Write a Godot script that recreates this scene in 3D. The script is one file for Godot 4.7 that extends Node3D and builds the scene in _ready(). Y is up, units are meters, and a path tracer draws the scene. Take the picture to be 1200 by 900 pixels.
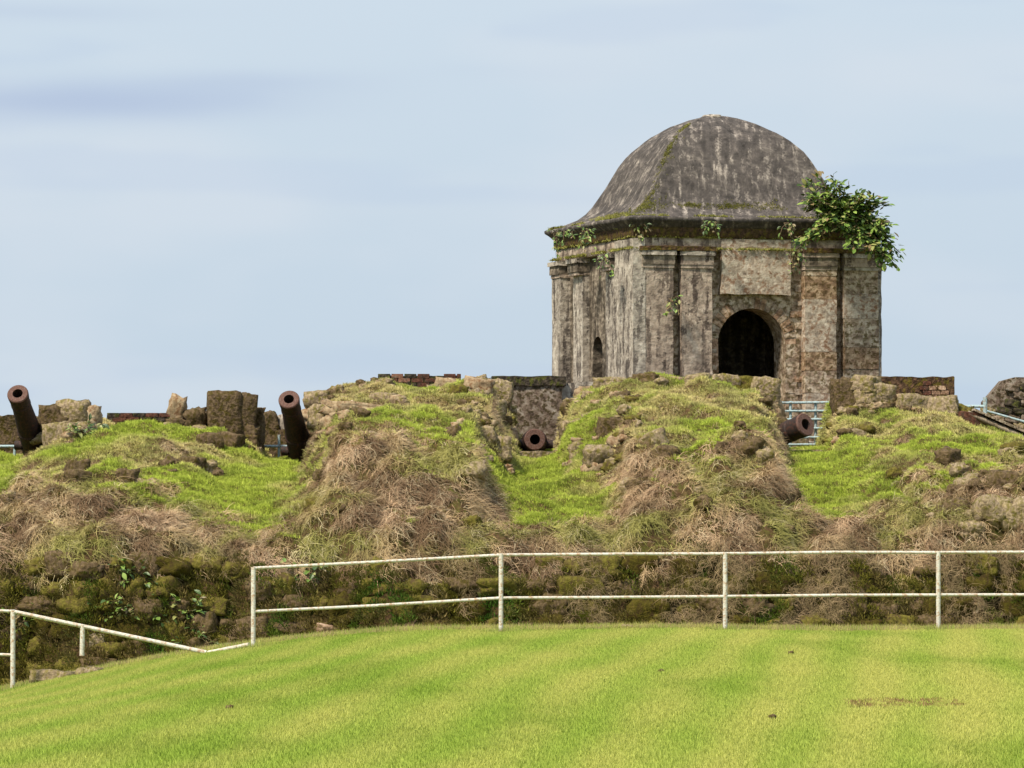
extends Node3D
# A mown lawn, a white pipe railing, an overgrown earth rampart with four iron cannons in its
# embrasures and a square guardhouse with a domed roof on the terrace behind. Metres; x right, y up, z = -distance.

const EYE := 2.1
const TERRACE := 2.45
var rng := RandomNumberGenerator.new()
var broad := FastNoiseLite.new()
var lumpy := FastNoiseLite.new()
var patchy := FastNoiseLite.new()
var M := {}
var taken := {}
var rocks := []
var slabs := []
var rough_blocks := []
var worn_blocks := []
var leaf_shapes := []
var leaf_mats := []
var leaf_tints := [Color(0.12, 0.2, 0.035), Color(0.17, 0.26, 0.05), Color(0.23, 0.32, 0.07), Color(0.06, 0.11, 0.025), Color(0.26, 0.27, 0.09), Color(0.045, 0.08, 0.02), Color(0.2, 0.15, 0.07)]

# ---------------------------------------------------------------- naming
func numbered(called: String) -> String:
	if not taken.has(called):
		taken[called] = 0
		return called
	taken[called] += 1
	return "%s_%03d" % [called, taken[called]]

func tag(o: Node, label: String, category: String, group := "", kind := "") -> void:
	if label: o.set_meta("label", label)
	if category: o.set_meta("category", category)
	if group: o.set_meta("group", group)
	if kind: o.set_meta("kind", kind)

func thing(called: String, at: Vector3, label: String, category: String, group := "", turn := 0.0) -> Node3D:
	var o := Node3D.new()
	o.name = numbered(called)
	add_child(o)
	o.position = at
	o.rotation.y = turn
	tag(o, label, category, group, "thing")
	return o

func put(called: String, mesh: Mesh, m: Material, parent: Node = null, xf := Transform3D()) -> MeshInstance3D:
	var o := MeshInstance3D.new()
	o.mesh = mesh
	o.material_override = m
	o.transform = xf
	if parent == null:
		o.name = numbered(called)
		add_child(o)
	else:
		o.name = called
		parent.add_child(o, true)
	return o

# ---------------------------------------------------------------- shapes
func begin() -> SurfaceTool:
	var st := SurfaceTool.new()
	st.begin(Mesh.PRIMITIVE_TRIANGLES)
	return st

func done(st: SurfaceTool) -> ArrayMesh:
	st.generate_normals()
	return st.commit()

func quad(st: SurfaceTool, a: Vector3, b: Vector3, c: Vector3, d: Vector3) -> void: # counter-clockwise from outside
	for v in [a, c, b, a, d, c]: st.add_vertex(v)

func box(st: SurfaceTool, lo: Vector3, hi: Vector3, cut := 0.0) -> void:
	st.set_smooth_group(-1)
	var c := minf(cut, 0.45 * minf(hi.x - lo.x, minf(hi.y - lo.y, hi.z - lo.z)))
	var m := (lo + hi) / 2.0
	var h := (hi - lo) / 2.0
	var f := func(x: float, y: float, z: float) -> Vector3: return m + Vector3(x, y, z)
	for ax: int in 3:
		for s in [-1.0, 1.0]:
			var u: int = (ax + 1) % 3
			var w: int = (ax + 2) % 3
			var p := []
			for k in [[-1, -1], [1, -1], [1, 1], [-1, 1]]:
				var v := Vector3.ZERO
				v[ax] = s * h[ax]
				v[u] = k[0] * (h[u] - c)
				v[w] = k[1] * (h[w] - c)
				p.append(m + v)
			if s > 0: quad(st, p[0], p[1], p[2], p[3])
			else: quad(st, p[3], p[2], p[1], p[0])
	if c <= 0.0: return
	for ax: int in 3: # bevels along each axis
		var u: int = (ax + 1) % 3
		var w: int = (ax + 2) % 3
		for k in [[-1, -1], [1, -1], [1, 1], [-1, 1]]:
			var p := []
			for e in [[-1, 0], [1, 0], [1, 1], [-1, 1]]:
				var v := Vector3.ZERO
				v[ax] = e[0] * (h[ax] - c)
				v[u] = k[0] * (h[u] - (c if e[1] == 1 else 0.0))
				v[w] = k[1] * (h[w] - (0.0 if e[1] == 1 else c))
				p.append(m + v)
			if k[0] * k[1] > 0: quad(st, p[0], p[1], p[2], p[3])
			else: quad(st, p[3], p[2], p[1], p[0])
	for x in [-1.0, 1.0]:
		for y in [-1.0, 1.0]:
			for z in [-1.0, 1.0]:
				var a := m + Vector3(x * h.x, y * (h.y - c), z * (h.z - c))
				var b := m + Vector3(x * (h.x - c), y * h.y, z * (h.z - c))
				var d := m + Vector3(x * (h.x - c), y * (h.y - c), z * h.z)
				var t := [a, d, b] if x * y * z > 0 else [a, b, d]
				for v in t: st.add_vertex(v)

func box_mesh(lo: Vector3, hi: Vector3, cut := 0.0) -> ArrayMesh:
	var st := begin()
	box(st, lo, hi, cut)
	return done(st)

func tube(st: SurfaceTool, a: Vector3, b: Vector3, ra: float, rb: float, sides := 8, caps := true) -> void:
	var w := (b - a).normalized()
	var u := w.cross(Vector3.UP if absf(w.y) < 0.9 else Vector3.RIGHT).normalized()
	var v := w.cross(u)
	for k in sides:
		var p := TAU * k / sides
		var q := TAU * (k + 1) / sides
		var e := u * cos(p) + v * sin(p)
		var f := u * cos(q) + v * sin(q)
		st.set_smooth_group(0)
		quad(st, a + e * ra, a + f * ra, b + f * rb, b + e * rb)
		if caps:
			st.set_smooth_group(-1)
			for t in [a, a + e * ra, a + f * ra, b, b + f * rb, b + e * rb]: st.add_vertex(t)

func tube_mesh(a: Vector3, b: Vector3, ra: float, rb: float, sides := 8) -> ArrayMesh:
	var st := begin()
	tube(st, a, b, ra, rb, sides)
	return done(st)

func lathe(profile: Array, sides: int) -> ArrayMesh: # (z, radius) along +z
	var st := begin()
	st.set_smooth_group(0)
	for i in profile.size() - 1:
		var p: Vector2 = profile[i]
		var q: Vector2 = profile[i + 1]
		for k in sides:
			var a := TAU * k / sides
			var b := TAU * (k + 1) / sides
			var e := Vector3(cos(a), sin(a), 0)
			var f := Vector3(cos(b), sin(b), 0)
			st.set_smooth_group(i)
			var pz := Vector3(0, 0, p.x)
			var qz := Vector3(0, 0, q.x)
			if p.y < 1e-5:
				for t in [pz, qz + f * q.y, qz + e * q.y]: st.add_vertex(t)
			elif q.y < 1e-5:
				for t in [qz, pz + e * p.y, pz + f * p.y]: st.add_vertex(t)
			else:
				quad(st, pz + e * p.y, pz + f * p.y, qz + f * q.y, qz + e * q.y)
	return done(st)

func prism(st: SurfaceTool, outline: PackedVector2Array, z0: float, z1: float) -> void: # outline in x, y; extruded along z
	st.set_smooth_group(-1)
	var o := outline.duplicate()
	if Geometry2D.is_polygon_clockwise(o): o.reverse()
	var t := Geometry2D.triangulate_polygon(o)
	for i in range(0, t.size(), 3):
		var a := o[t[i]]
		var b := o[t[i + 1]]
		var c := o[t[i + 2]]
		if (b - a).cross(c - a) < 0:
			var s := b
			b = c
			c = s
		for v in [a, c, b]: st.add_vertex(Vector3(v.x, v.y, z1))
		for v in [a, b, c]: st.add_vertex(Vector3(v.x, v.y, z0))
	for i in o.size():
		var a := o[i]
		var b := o[(i + 1) % o.size()]
		quad(st, Vector3(a.x, a.y, z0), Vector3(b.x, b.y, z0), Vector3(b.x, b.y, z1), Vector3(a.x, a.y, z1))

func stone_mesh(seed_: int, boxy: float, rough: float, n := 4) -> ArrayMesh: # about 1 across, uneven
	var f := FastNoiseLite.new()
	f.seed = seed_
	f.frequency = 0.9
	f.fractal_octaves = 3
	var st := begin()
	st.set_smooth_group(0)
	var at := func(p: Vector3) -> Vector3:
		var v := (p.normalized() * 0.62).lerp(p * 0.5, boxy)
		var d := f.get_noise_3dv(v * 2.0)
		var g := f.get_noise_3dv(v * 5.0 + Vector3(9, 4, 7))
		return v * (1.0 + rough * (d * 1.1 + g * 0.35))
	for ax: int in 3:
		var u: int = (ax + 1) % 3
		var w: int = (ax + 2) % 3
		for s in [-1.0, 1.0]:
			if boxy > 0.9: st.set_smooth_group(ax * 2 + (1 if s > 0 else 0))
			for i in n:
				for j in n:
					var p := []
					for k in [[0, 0], [1, 0], [1, 1], [0, 1]]:
						var v := Vector3.ZERO
						v[ax] = s
						v[u] = -1.0 + 2.0 * (i + k[0]) / n
						v[w] = -1.0 + 2.0 * (j + k[1]) / n
						p.append(at.call(v))
					if s > 0: quad(st, p[0], p[1], p[2], p[3])
					else: quad(st, p[3], p[2], p[1], p[0])
	return done(st)

func pose(at: Vector3, size: Vector3, turn: Vector3) -> Transform3D:
	return Transform3D(Basis.from_euler(turn) * Basis.from_scale(size), at)

# ---------------------------------------------------------------- materials
func ramp(stops: Array) -> PackedByteArray: # [[offset, Color sRGB] ...] -> 256 x RGB
	var g := Gradient.new()
	g.offsets = PackedFloat32Array(stops.map(func(s): return s[0]))
	g.colors = PackedColorArray(stops.map(func(s): return s[1]))
	var out := PackedByteArray()
	out.resize(768)
	for i in 256:
		var c := g.sample(i / 255.0)
		out[i * 3] = int(c.r8)
		out[i * 3 + 1] = int(c.g8)
		out[i * 3 + 2] = int(c.b8)
	return out

func cloth(size: int, seed_: int, freq: float, stretch: int, octaves := 5) -> PackedByteArray: # seamless grey noise, stretched along v
	var f := FastNoiseLite.new()
	f.seed = seed_
	f.noise_type = FastNoiseLite.TYPE_SIMPLEX_SMOOTH
	f.frequency = freq
	f.fractal_octaves = octaves
	f.fractal_gain = 0.58
	var im := f.get_seamless_image(size, size / stretch)
	im.convert(Image.FORMAT_L8)
	if stretch > 1: im.resize(size, size, Image.INTERPOLATE_CUBIC)
	return im.get_data()

func painted(size: int, main: PackedByteArray, stops: Array, over: PackedByteArray, over_stops: Array, from: int, to: int, grain: PackedByteArray) -> Image:
	# main noise through one ramp; where the second noise rises from "from" to "to" the other ramp shows; grain jitters both
	var a := ramp(stops)
	var b := ramp(over_stops)
	var out := PackedByteArray()
	out.resize(size * size * 3)
	var span := float(maxi(1, to - from))
	for i in size * size:
		var g := int(grain[i]) - 128
		var v := clampi(int(main[i]) + g / 3, 0, 255) * 3
		var w := clampi(int(main[i]) / 2 + int(grain[i]) / 2, 0, 255) * 3
		var t := clampf((int(over[i]) + g / 4 - from) / span, 0.0, 1.0)
		for k in 3:
			out[i * 3 + k] = int(lerpf(a[v + k], b[w + k], t))
	var im := Image.create_from_data(size, size, false, Image.FORMAT_RGB8, out)
	im.generate_mipmaps()
	return im

func relief(size: int, data: PackedByteArray, strength: float) -> ImageTexture:
	var im := Image.create_from_data(size, size, false, Image.FORMAT_L8, data)
	im.convert(Image.FORMAT_RGBA8)
	im.bump_map_to_normal_map(strength)
	im.generate_mipmaps()
	return ImageTexture.create_from_image(im)

func surface(im: Image, normal: Texture2D, scale_: float, rough := 0.95, depth := 1.0, tint := Color.WHITE) -> StandardMaterial3D:
	var m := StandardMaterial3D.new()
	m.albedo_color = tint
	m.albedo_texture = ImageTexture.create_from_image(im)
	m.roughness = rough
	m.metallic_specular = 0.25
	m.uv1_triplanar = true
	m.uv1_world_triplanar = true
	m.uv1_scale = Vector3.ONE * scale_
	if normal:
		m.normal_enabled = true
		m.normal_texture = normal
		m.normal_scale = depth
	return m

func tinted(base: StandardMaterial3D, tint: Color) -> StandardMaterial3D:
	var m: StandardMaterial3D = base.duplicate()
	m.albedo_color = tint
	return m

func make_materials() -> void:
	var S := 512
	var blot := cloth(S, 11, 0.012, 1)
	var blot2 := cloth(S, 23, 0.02, 1)
	var streak := cloth(S, 37, 0.02, 8)
	var fine := cloth(S, 51, 0.09, 1, 4)
	var mid := cloth(S, 67, 0.035, 1)
	var weather := PackedByteArray()
	weather.resize(S * S)
	for i in S * S: weather[i] = (3 * int(streak[i]) + 2 * int(blot2[i])) / 5
	var rain := cloth(S, 143, 0.03, 4)
	for i in S * S: rain[i] = (3 * int(rain[i]) + 2 * int(blot[i])) / 5
	var coarse := PackedByteArray()
	coarse.resize(S * S)
	for i in S * S: coarse[i] = clampi(int((int(mid[i]) + int(blot[i]) + int(blot2[i]) - 384) * 0.62) + 128, 0, 255)
	var bumps := relief(S, mid, 5.0)
	var grit := relief(S, fine, 4.0)
	var C := func(r: int, g: int, b: int) -> Color: return Color8(r, g, b)
	# lime plaster on rubble: cream where sound, brown and black where algae and rain have got at it
	M.plaster = surface(painted(S, coarse, [[0.0, C.call(98, 90, 83)], [0.3, C.call(146, 136, 126)], [0.5, C.call(172, 162, 150)], [0.75, C.call(196, 187, 174)], [1.0, C.call(228, 221, 210)]],
		weather, [[0.0, C.call(46, 42, 40)], [0.5, C.call(78, 71, 67)], [1.0, C.call(118, 108, 100)]], 138, 160, fine), bumps, 0.42, 0.96, 0.6)
	M.plaster_warm = surface(painted(S, blot2, [[0.0, C.call(92, 77, 66)], [0.4, C.call(152, 131, 113)], [0.6, C.call(186, 169, 149)], [1.0, C.call(224, 213, 196)]],
		mid, [[0.0, C.call(52, 46, 36)], [0.5, C.call(102, 88, 64)], [1.0, C.call(126, 112, 72)]], 130, 170, fine), bumps, 0.5, 0.96, 0.5)
	M.plaster_pale = surface(painted(S, coarse, [[0.0, C.call(98, 86, 76)], [0.35, C.call(158, 143, 128)], [0.6, C.call(198, 185, 168)], [1.0, C.call(228, 220, 206)]],
		blot2, [[0.0, C.call(92, 70, 54)], [1.0, C.call(156, 120, 96)]], 140, 190, fine), bumps, 0.6, 0.96, 0.5)
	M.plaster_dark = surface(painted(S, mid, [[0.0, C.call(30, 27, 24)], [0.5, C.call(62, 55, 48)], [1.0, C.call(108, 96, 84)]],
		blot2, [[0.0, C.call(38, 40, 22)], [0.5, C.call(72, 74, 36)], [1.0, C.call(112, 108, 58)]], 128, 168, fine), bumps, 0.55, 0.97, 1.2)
	M.brick = surface(painted(S, mid, [[0.0, C.call(84, 58, 48)], [0.5, C.call(138, 98, 80)], [1.0, C.call(180, 140, 118)]],
		blot, [[0.0, C.call(70, 58, 50)], [1.0, C.call(150, 132, 114)]], 140, 180, fine), grit, 0.9, 0.95, 1.0)
	# roof: grey-brown render, nearly black in places, with pale worn streaks
	M.roof = surface(painted(S, coarse, [[0.0, C.call(46, 43, 42)], [0.45, C.call(76, 71, 69)], [0.7, C.call(94, 87, 84)], [1.0, C.call(124, 115, 109)]],
		rain, [[0.0, C.call(104, 96, 90)], [0.5, C.call(148, 138, 130)], [1.0, C.call(206, 196, 186)]], 146, 182, fine), bumps, 0.45, 0.95, 0.55)
	M.moss = surface(painted(S, mid, [[0.0, C.call(58, 54, 22)], [0.5, C.call(96, 90, 38)], [1.0, C.call(138, 128, 62)]],
		blot2, [[0.0, C.call(52, 42, 28)], [1.0, C.call(110, 92, 62)]], 135, 175, fine), grit, 0.8, 1.0, 1.4)
	M.moss_dark = tinted(M.moss, Color(0.74, 0.72, 0.66))
	M.stone = surface(painted(S, mid, [[0.0, C.call(74, 64, 53)], [0.5, C.call(140, 123, 101)], [1.0, C.call(198, 180, 152)]],
		blot2, [[0.0, C.call(60, 58, 26)], [0.6, C.call(112, 104, 50)], [1.0, C.call(150, 136, 80)]], 130, 175, fine), bumps, 0.9, 0.97, 1.2)
	M.stone_dark = tinted(M.stone, Color(0.7, 0.67, 0.64))
	M.plaster_grey = tinted(M.plaster, Color(0.97, 0.93, 0.91))
	M.brick_pale = tinted(M.plaster_warm, Color(0.98, 0.91, 0.87))
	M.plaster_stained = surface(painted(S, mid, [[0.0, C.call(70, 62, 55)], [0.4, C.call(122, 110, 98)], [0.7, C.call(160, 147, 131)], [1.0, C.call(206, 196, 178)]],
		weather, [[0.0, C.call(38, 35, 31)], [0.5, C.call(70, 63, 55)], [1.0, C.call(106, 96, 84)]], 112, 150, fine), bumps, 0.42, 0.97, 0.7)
	M.plaster_tan = tinted(M.plaster_warm, Color(0.92, 0.87, 0.82))
	M.brick_dark = tinted(M.brick, Color(0.72, 0.68, 0.68))
	M.plaster_warm_dark = tinted(M.plaster_warm, Color(0.72, 0.72, 0.74))
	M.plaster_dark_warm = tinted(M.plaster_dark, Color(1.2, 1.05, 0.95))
	M.stone_pale = tinted(M.plaster_pale, Color(1.0, 0.97, 0.9))
	M.stone_tan = tinted(M.plaster_pale, Color(0.86, 0.82, 0.74))
	M.stone_rose = tinted(M.plaster_warm, Color(0.95, 0.9, 0.88))
	M.earth = surface(painted(S, mid, [[0.0, C.call(44, 32, 22)], [0.5, C.call(78, 60, 42)], [1.0, C.call(118, 96, 68)]],
		blot2, [[0.0, C.call(48, 50, 20)], [1.0, C.call(104, 104, 46)]], 125, 170, fine), bumps, 0.7, 1.0, 1.2)
	M.turf = surface(painted(S, mid, [[0.0, C.call(96, 112, 34)], [0.5, C.call(134, 148, 48)], [1.0, C.call(164, 170, 72)]],
		blot, [[0.0, C.call(120, 116, 50)], [1.0, C.call(164, 150, 78)]], 150, 200, fine), grit, 0.6, 1.0, 0.6)
	M.iron = surface(painted(S, mid, [[0.0, C.call(28, 22, 21)], [0.5, C.call(46, 36, 34)], [1.0, C.call(68, 52, 46)]],
		blot2, [[0.0, C.call(66, 38, 30)], [1.0, C.call(104, 66, 54)]], 145, 190, fine), grit, 1.6, 0.72, 0.7)
	M.iron.metallic_specular = 0.4
	M.iron_worn = surface(painted(S, mid, [[0.0, C.call(70, 48, 44)], [0.5, C.call(102, 78, 72)], [1.0, C.call(136, 112, 104)]],
		blot2, [[0.0, C.call(78, 54, 46)], [1.0, C.call(124, 92, 80)]], 130, 180, fine), grit, 1.6, 0.75, 0.7)
	M.white_paint = surface(painted(S, mid, [[0.0, C.call(182, 177, 164)], [0.5, C.call(208, 205, 195)], [1.0, C.call(226, 223, 216)]],
		blot2, [[0.0, C.call(132, 92, 64)], [0.5, C.call(178, 150, 122)], [1.0, C.call(210, 196, 176)]], 146, 172, fine), grit, 1.3, 0.55, 0.3)
	M.blue_paint = surface(painted(S, mid, [[0.0, C.call(126, 146, 152)], [0.5, C.call(160, 182, 188)], [1.0, C.call(190, 206, 210)]],
		blot2, [[0.0, C.call(110, 86, 72)], [1.0, C.call(166, 160, 152)]], 155, 190, fine), grit, 1.5, 0.6, 0.3)
	M.timber = surface(painted(S, cloth(S, 91, 0.03, 8), [[0.0, C.call(92, 80, 66)], [0.5, C.call(150, 136, 118)], [1.0, C.call(190, 178, 160)]],
		blot2, [[0.0, C.call(72, 60, 48)], [1.0, C.call(128, 112, 92)]], 145, 190, fine), grit, 1.2, 0.9, 0.8)
	for k in ["blade", "leaf"]:
		var m := StandardMaterial3D.new()
		m.vertex_color_use_as_albedo = true
		m.roughness = 0.7 if k == "leaf" else 0.85
		m.metallic_specular = 0.3
		m.cull_mode = BaseMaterial3D.CULL_DISABLED
		m.backlight = Color(0.3, 0.3, 0.2)
		M[k] = m
	M.bark = StandardMaterial3D.new()
	M.bark.albedo_color = Color8(104, 88, 66)
	M.bark.roughness = 0.95

# ---------------------------------------------------------------- ground shapes
func step(t: float) -> float:
	var c := clampf(t, 0.0, 1.0)
	return c * c * (3.0 - 2.0 * c)

func lawn_y(x: float, d: float) -> float: # the lawn is level to the right and falls away to the left
	var t := maxf(0.0, (-1.2 - x) / 5.8)
	var fall := 0.85 * (pow(t, 1.6) if t < 1.0 else 1.0 + minf(t - 1.0, 0.6) * 0.9)
	return -fall * step((d - 26.0) / 32.0) + 0.03 * broad.get_noise_2d(x * 0.4, d * 0.25)

# the rampart's surface as surveyed: x, then heights at 62.5, 64, 66, 68, 70 and 72 m
const BANK_AT := [62.5, 64.0, 66.0, 68.0, 70.0, 72.0]
const BANK := [
	[-15, 1.1, 1.7, 2.3, 2.8, 3, 3],
	[-9.2, 1.1, 1.6, 2, 2.5, 2.8, 2.9],
	[-8.4, 1.1, 1.55, 1.95, 2.2, 2.35, 2.45],
	[-7.75, 1.15, 1.6, 2, 2.22, 2.37, 2.45],
	[-7.2, 1.2, 1.7, 2.15, 2.5, 2.85, 3.05],
	[-6.4, 1.25, 1.75, 2.25, 2.62, 2.84, 2.8],
	[-5.6, 1.25, 1.72, 2.2, 2.6, 2.84, 2.8],
	[-4.9, 1.25, 1.62, 2.05, 2.45, 2.85, 3.05],
	[-4.4, 1.1, 1.48, 1.9, 2.28, 2.6, 2.95],
	[-4, 1.1, 1.46, 1.84, 2.2, 2.32, 2.4],
	[-3.3, 1.1, 1.48, 1.86, 2.2, 2.32, 2.4],
	[-3.05, 1.15, 1.55, 1.95, 2.55, 3.1, 3.2],
	[-2.85, 1.25, 1.75, 2.3, 3.05, 3.4, 3.45],
	[-2.55, 1.4, 2.3, 2.95, 3.2, 3.47, 3.5],
	[-1.7, 1.45, 2.4, 3, 3.24, 3.5, 3.6],
	[-1, 1.45, 2.35, 2.95, 3.25, 3.55, 3.6],
	[-0.65, 1.4, 2.25, 2.9, 3.25, 3.55, 3.55],
	[-0.35, 1.25, 1.75, 2.3, 3.1, 3.5, 3.5],
	[-0.08, 1.15, 1.52, 1.98, 2.5, 3.2, 3.2],
	[0.12, 1.1, 1.5, 1.92, 2.33, 2.48, 2.45],
	[0.8, 1.1, 1.5, 1.93, 2.36, 2.5, 2.5],
	[1.02, 1.12, 1.52, 1.98, 2.75, 3.3, 3.35],
	[1.35, 1.12, 1.52, 2.02, 3.0, 3.5, 3.5],
	[1.65, 1.15, 1.62, 2.35, 3.15, 3.55, 3.55],
	[1.9, 1.32, 2.15, 2.75, 3.25, 3.6, 3.6],
	[2.3, 1.4, 2.35, 2.8, 3.27, 3.6, 3.65],
	[3.2, 1.4, 2.35, 2.8, 3.27, 3.6, 3.65],
	[3.85, 1.4, 2.35, 2.75, 3.2, 3.5, 3.5],
	[4.1, 1.25, 1.8, 2.3, 2.9, 3.35, 3.3],
	[4.3, 1.12, 1.58, 2, 2.42, 2.6, 2.6],
	[4.5, 1.12, 1.56, 1.98, 2.42, 2.52, 2.5],
	[5.1, 1.12, 1.56, 2, 2.45, 2.55, 2.55],
	[5.35, 1.15, 1.6, 2.05, 2.6, 3.1, 3.3],
	[5.6, 1.25, 1.75, 2.2, 2.65, 3.05, 3.4],
	[6.3, 1.35, 1.9, 2.3, 2.78, 3.15, 3.42],
	[7, 1.5, 2.05, 2.35, 2.75, 3.05, 3.2],
	[7.6, 1.6, 2.15, 2.35, 2.62, 2.85, 2.9],
	[8.4, 1.6, 2.15, 2.3, 2.5, 2.65, 2.7],
	[10, 1.6, 2.1, 2.3, 2.6, 2.8, 2.8],
	[15, 1.6, 2.1, 2.3, 2.6, 2.8, 2.8]]

func soft(p: float, q: float, t: float) -> float:
	return lerpf(p, q, lerpf(t, step(t), 0.8))

func bank_y(x: float, d: float) -> float:
	var foot := lawn_y(x, 59.0) - 0.35
	var wob := 0.45 * broad.get_noise_2d(x * 0.7, 3.0) + 0.2 * lumpy.get_noise_2d(x * 1.2, 5.0)
	var u := x + 0.13 * lumpy.get_noise_2d(d * 0.9, x * 0.5)
	var v := d + 0.25 * broad.get_noise_2d(x * 0.9, 60.0)
	var i := 0
	while i < BANK.size() - 2 and u > BANK[i + 1][0]: i += 1
	var j := 0
	while j < 4 and v > BANK_AT[j + 1]: j += 1
	var s := clampf((u - BANK[i][0]) / (BANK[i + 1][0] - BANK[i][0]), 0.0, 1.0)
	var t := clampf((v - BANK_AT[j]) / (BANK_AT[j + 1] - BANK_AT[j]), 0.0, 1.0)
	var y: float = lerpf(soft(BANK[i][j + 1], BANK[i + 1][j + 1], s), soft(BANK[i][j + 2], BANK[i + 1][j + 2], s), t)
	y = lerpf(y, TERRACE, step((d - 72.2) / 0.9))
	y = lerpf(foot, y, step((d - 61.35 - wob) / 1.15))
	var on := step((d - 61.5) / 0.8) * (1.0 - step((d - 72.0) / 0.8))
	y += on * (1.0 - 0.6 * gun_floor(x, d)) * (0.2 * broad.get_noise_2d(x * 1.6, d * 1.6) + (0.14 + 0.16 * (1.0 - step((d - 65.0) / 1.5))) * lumpy.get_noise_2d(x * 1.5, d * 1.5))
	return y

func gun_floor(x: float, d: float) -> float: # 1 on the floors of the gun embrasures
	var most := 0.0
	for q in [[-3.95, 0.95], [0.58, 1.15], [4.95, 0.8], [-8.1, 0.6]]:
		var e: float = (x - q[0]) / (q[1] * lerpf(1.0, 0.6, step((d - 65.0) / 4.0)))
		most = maxf(most, exp(-e * e * e * e) * step((d - 63.0) / 0.8))
	return most

func bank_normal(x: float, d: float) -> Vector3: # in world axes, z = -d
	var e := 0.08
	return Vector3(bank_y(x - e, d) - bank_y(x + e, d), 2.0 * e, bank_y(x, d + e) - bank_y(x, d - e)).normalized()

func sheet(f: Callable, x0: float, x1: float, d0: float, d1: float, cell: float) -> ArrayMesh:
	var nx := int(ceil((x1 - x0) / cell))
	var nd := int(ceil((d1 - d0) / cell))
	var v := PackedVector3Array()
	for j in nd + 1:
		var d := lerpf(d0, d1, float(j) / nd)
		for i in nx + 1:
			var x := lerpf(x0, x1, float(i) / nx)
			v.append(Vector3(x, f.call(x, d), -d))
	var n := PackedVector3Array()
	n.resize(v.size())
	var ix := PackedInt32Array()
	for j in nd + 1:
		for i in nx + 1:
			var a := v[j * (nx + 1) + maxi(i - 1, 0)]
			var b := v[j * (nx + 1) + mini(i + 1, nx)]
			var c := v[maxi(j - 1, 0) * (nx + 1) + i]
			var e := v[mini(j + 1, nd) * (nx + 1) + i]
			n[j * (nx + 1) + i] = (b - a).cross(e - c).normalized()
			if i < nx and j < nd:
				var p := j * (nx + 1) + i
				for k in [p, p + nx + 1, p + nx + 2, p, p + nx + 2, p + 1]: ix.append(k)
	var arr := []
	arr.resize(Mesh.ARRAY_MAX)
	arr[Mesh.ARRAY_VERTEX] = v
	arr[Mesh.ARRAY_NORMAL] = n
	arr[Mesh.ARRAY_INDEX] = ix
	var mesh := ArrayMesh.new()
	mesh.add_surface_from_arrays(Mesh.PRIMITIVE_TRIANGLES, arr)
	return mesh

# ---------------------------------------------------------------- grass
func tuft(blades: int, reach: float, tall: float, wide: float, lean: float, droop: float, seed_: int, parts := 2) -> ArrayMesh:
	var r := RandomNumberGenerator.new()
	r.seed = seed_
	var st := begin()
	st.set_smooth_group(-1)
	for k in blades:
		var a := r.randf() * TAU
		var out := Vector3(cos(a), 0, sin(a))
		var p := out * reach * sqrt(r.randf())
		var b := r.randf() * TAU
		var dir := (Vector3.UP + (out * 0.5 + Vector3(cos(b), 0, sin(b)) * 0.7) * lean * r.randf_range(0.3, 1.2)).normalized()
		var side := dir.cross(Vector3(cos(b + 1.0), 0, sin(b + 1.0))).normalized() * wide * r.randf_range(0.7, 1.2)
		var l := tall * r.randf_range(0.55, 1.15)
		var w := 1.0
		for s in parts:
			var q := p + dir * l / parts
			var w2 := 1.0 - float(s + 1) / parts * 0.9
			if s == parts - 1:
				for v in [p - side * w, q, p + side * w]: st.add_vertex(v)
			else:
				for v in [p - side * w, q - side * w2, p + side * w, p + side * w, q - side * w2, q + side * w2]: st.add_vertex(v)
			p = q
			w = w2
			dir = (dir + Vector3.DOWN * droop + out * droop * 0.6).normalized()
	return done(st)

func thatch(blades: int, reach: float, tall: float, wide: float, seed_: int) -> ArrayMesh: # dead blades that all lie over towards +z and hang
	var r := RandomNumberGenerator.new()
	r.seed = seed_
	var st := begin()
	st.set_smooth_group(-1)
	for k in blades:
		var p := Vector3(r.randf_range(-1, 1), 0, r.randf_range(-1, 1)) * reach
		var dir := Vector3(r.randf_range(-0.55, 0.55), r.randf_range(0.1, 0.9), r.randf_range(0.15, 0.9)).normalized()
		var side := Vector3(1, 0, r.randf_range(-0.8, 0.8)).normalized() * wide * r.randf_range(0.6, 1.3)
		var l := tall * r.randf_range(0.4, 1.25)
		var w := 1.0
		for s in 3:
			var q := p + dir * l / 3.0
			var w2 := 1.0 - (s + 1) / 3.0 * 0.85
			for v in [p - side * w, q - side * w2, p + side * w, p + side * w, q - side * w2, q + side * w2]: st.add_vertex(v)
			p = q
			w = w2
			dir = (dir + Vector3(r.randf_range(-0.2, 0.2), -0.55, 0.12)).normalized()
	return done(st)

func downhill(nrm: Vector3, jitter: float) -> float: # turn that points a tuft's +z down the slope
	return atan2(nrm.x, nrm.z) + jitter

func scatter(called: String, mesh: Mesh, rows: PackedFloat32Array, label: String, category: String) -> void:
	var mm := MultiMesh.new()
	mm.transform_format = MultiMesh.TRANSFORM_3D
	mm.use_colors = true
	mm.mesh = mesh
	mm.instance_count = rows.size() / 16
	mm.buffer = rows
	var o := MultiMeshInstance3D.new()
	o.multimesh = mm
	o.material_override = M.blade
	o.name = numbered(called)
	add_child(o)
	tag(o, label, category, "", "stuff")

func add_row(rows: PackedFloat32Array, b: Basis, p: Vector3, c: Color) -> void:
	rows.append_array([b.x.x, b.y.x, b.z.x, p.x, b.x.y, b.y.y, b.z.y, p.y, b.x.z, b.y.z, b.z.z, p.z, c.r, c.g, c.b, 1.0])

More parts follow.
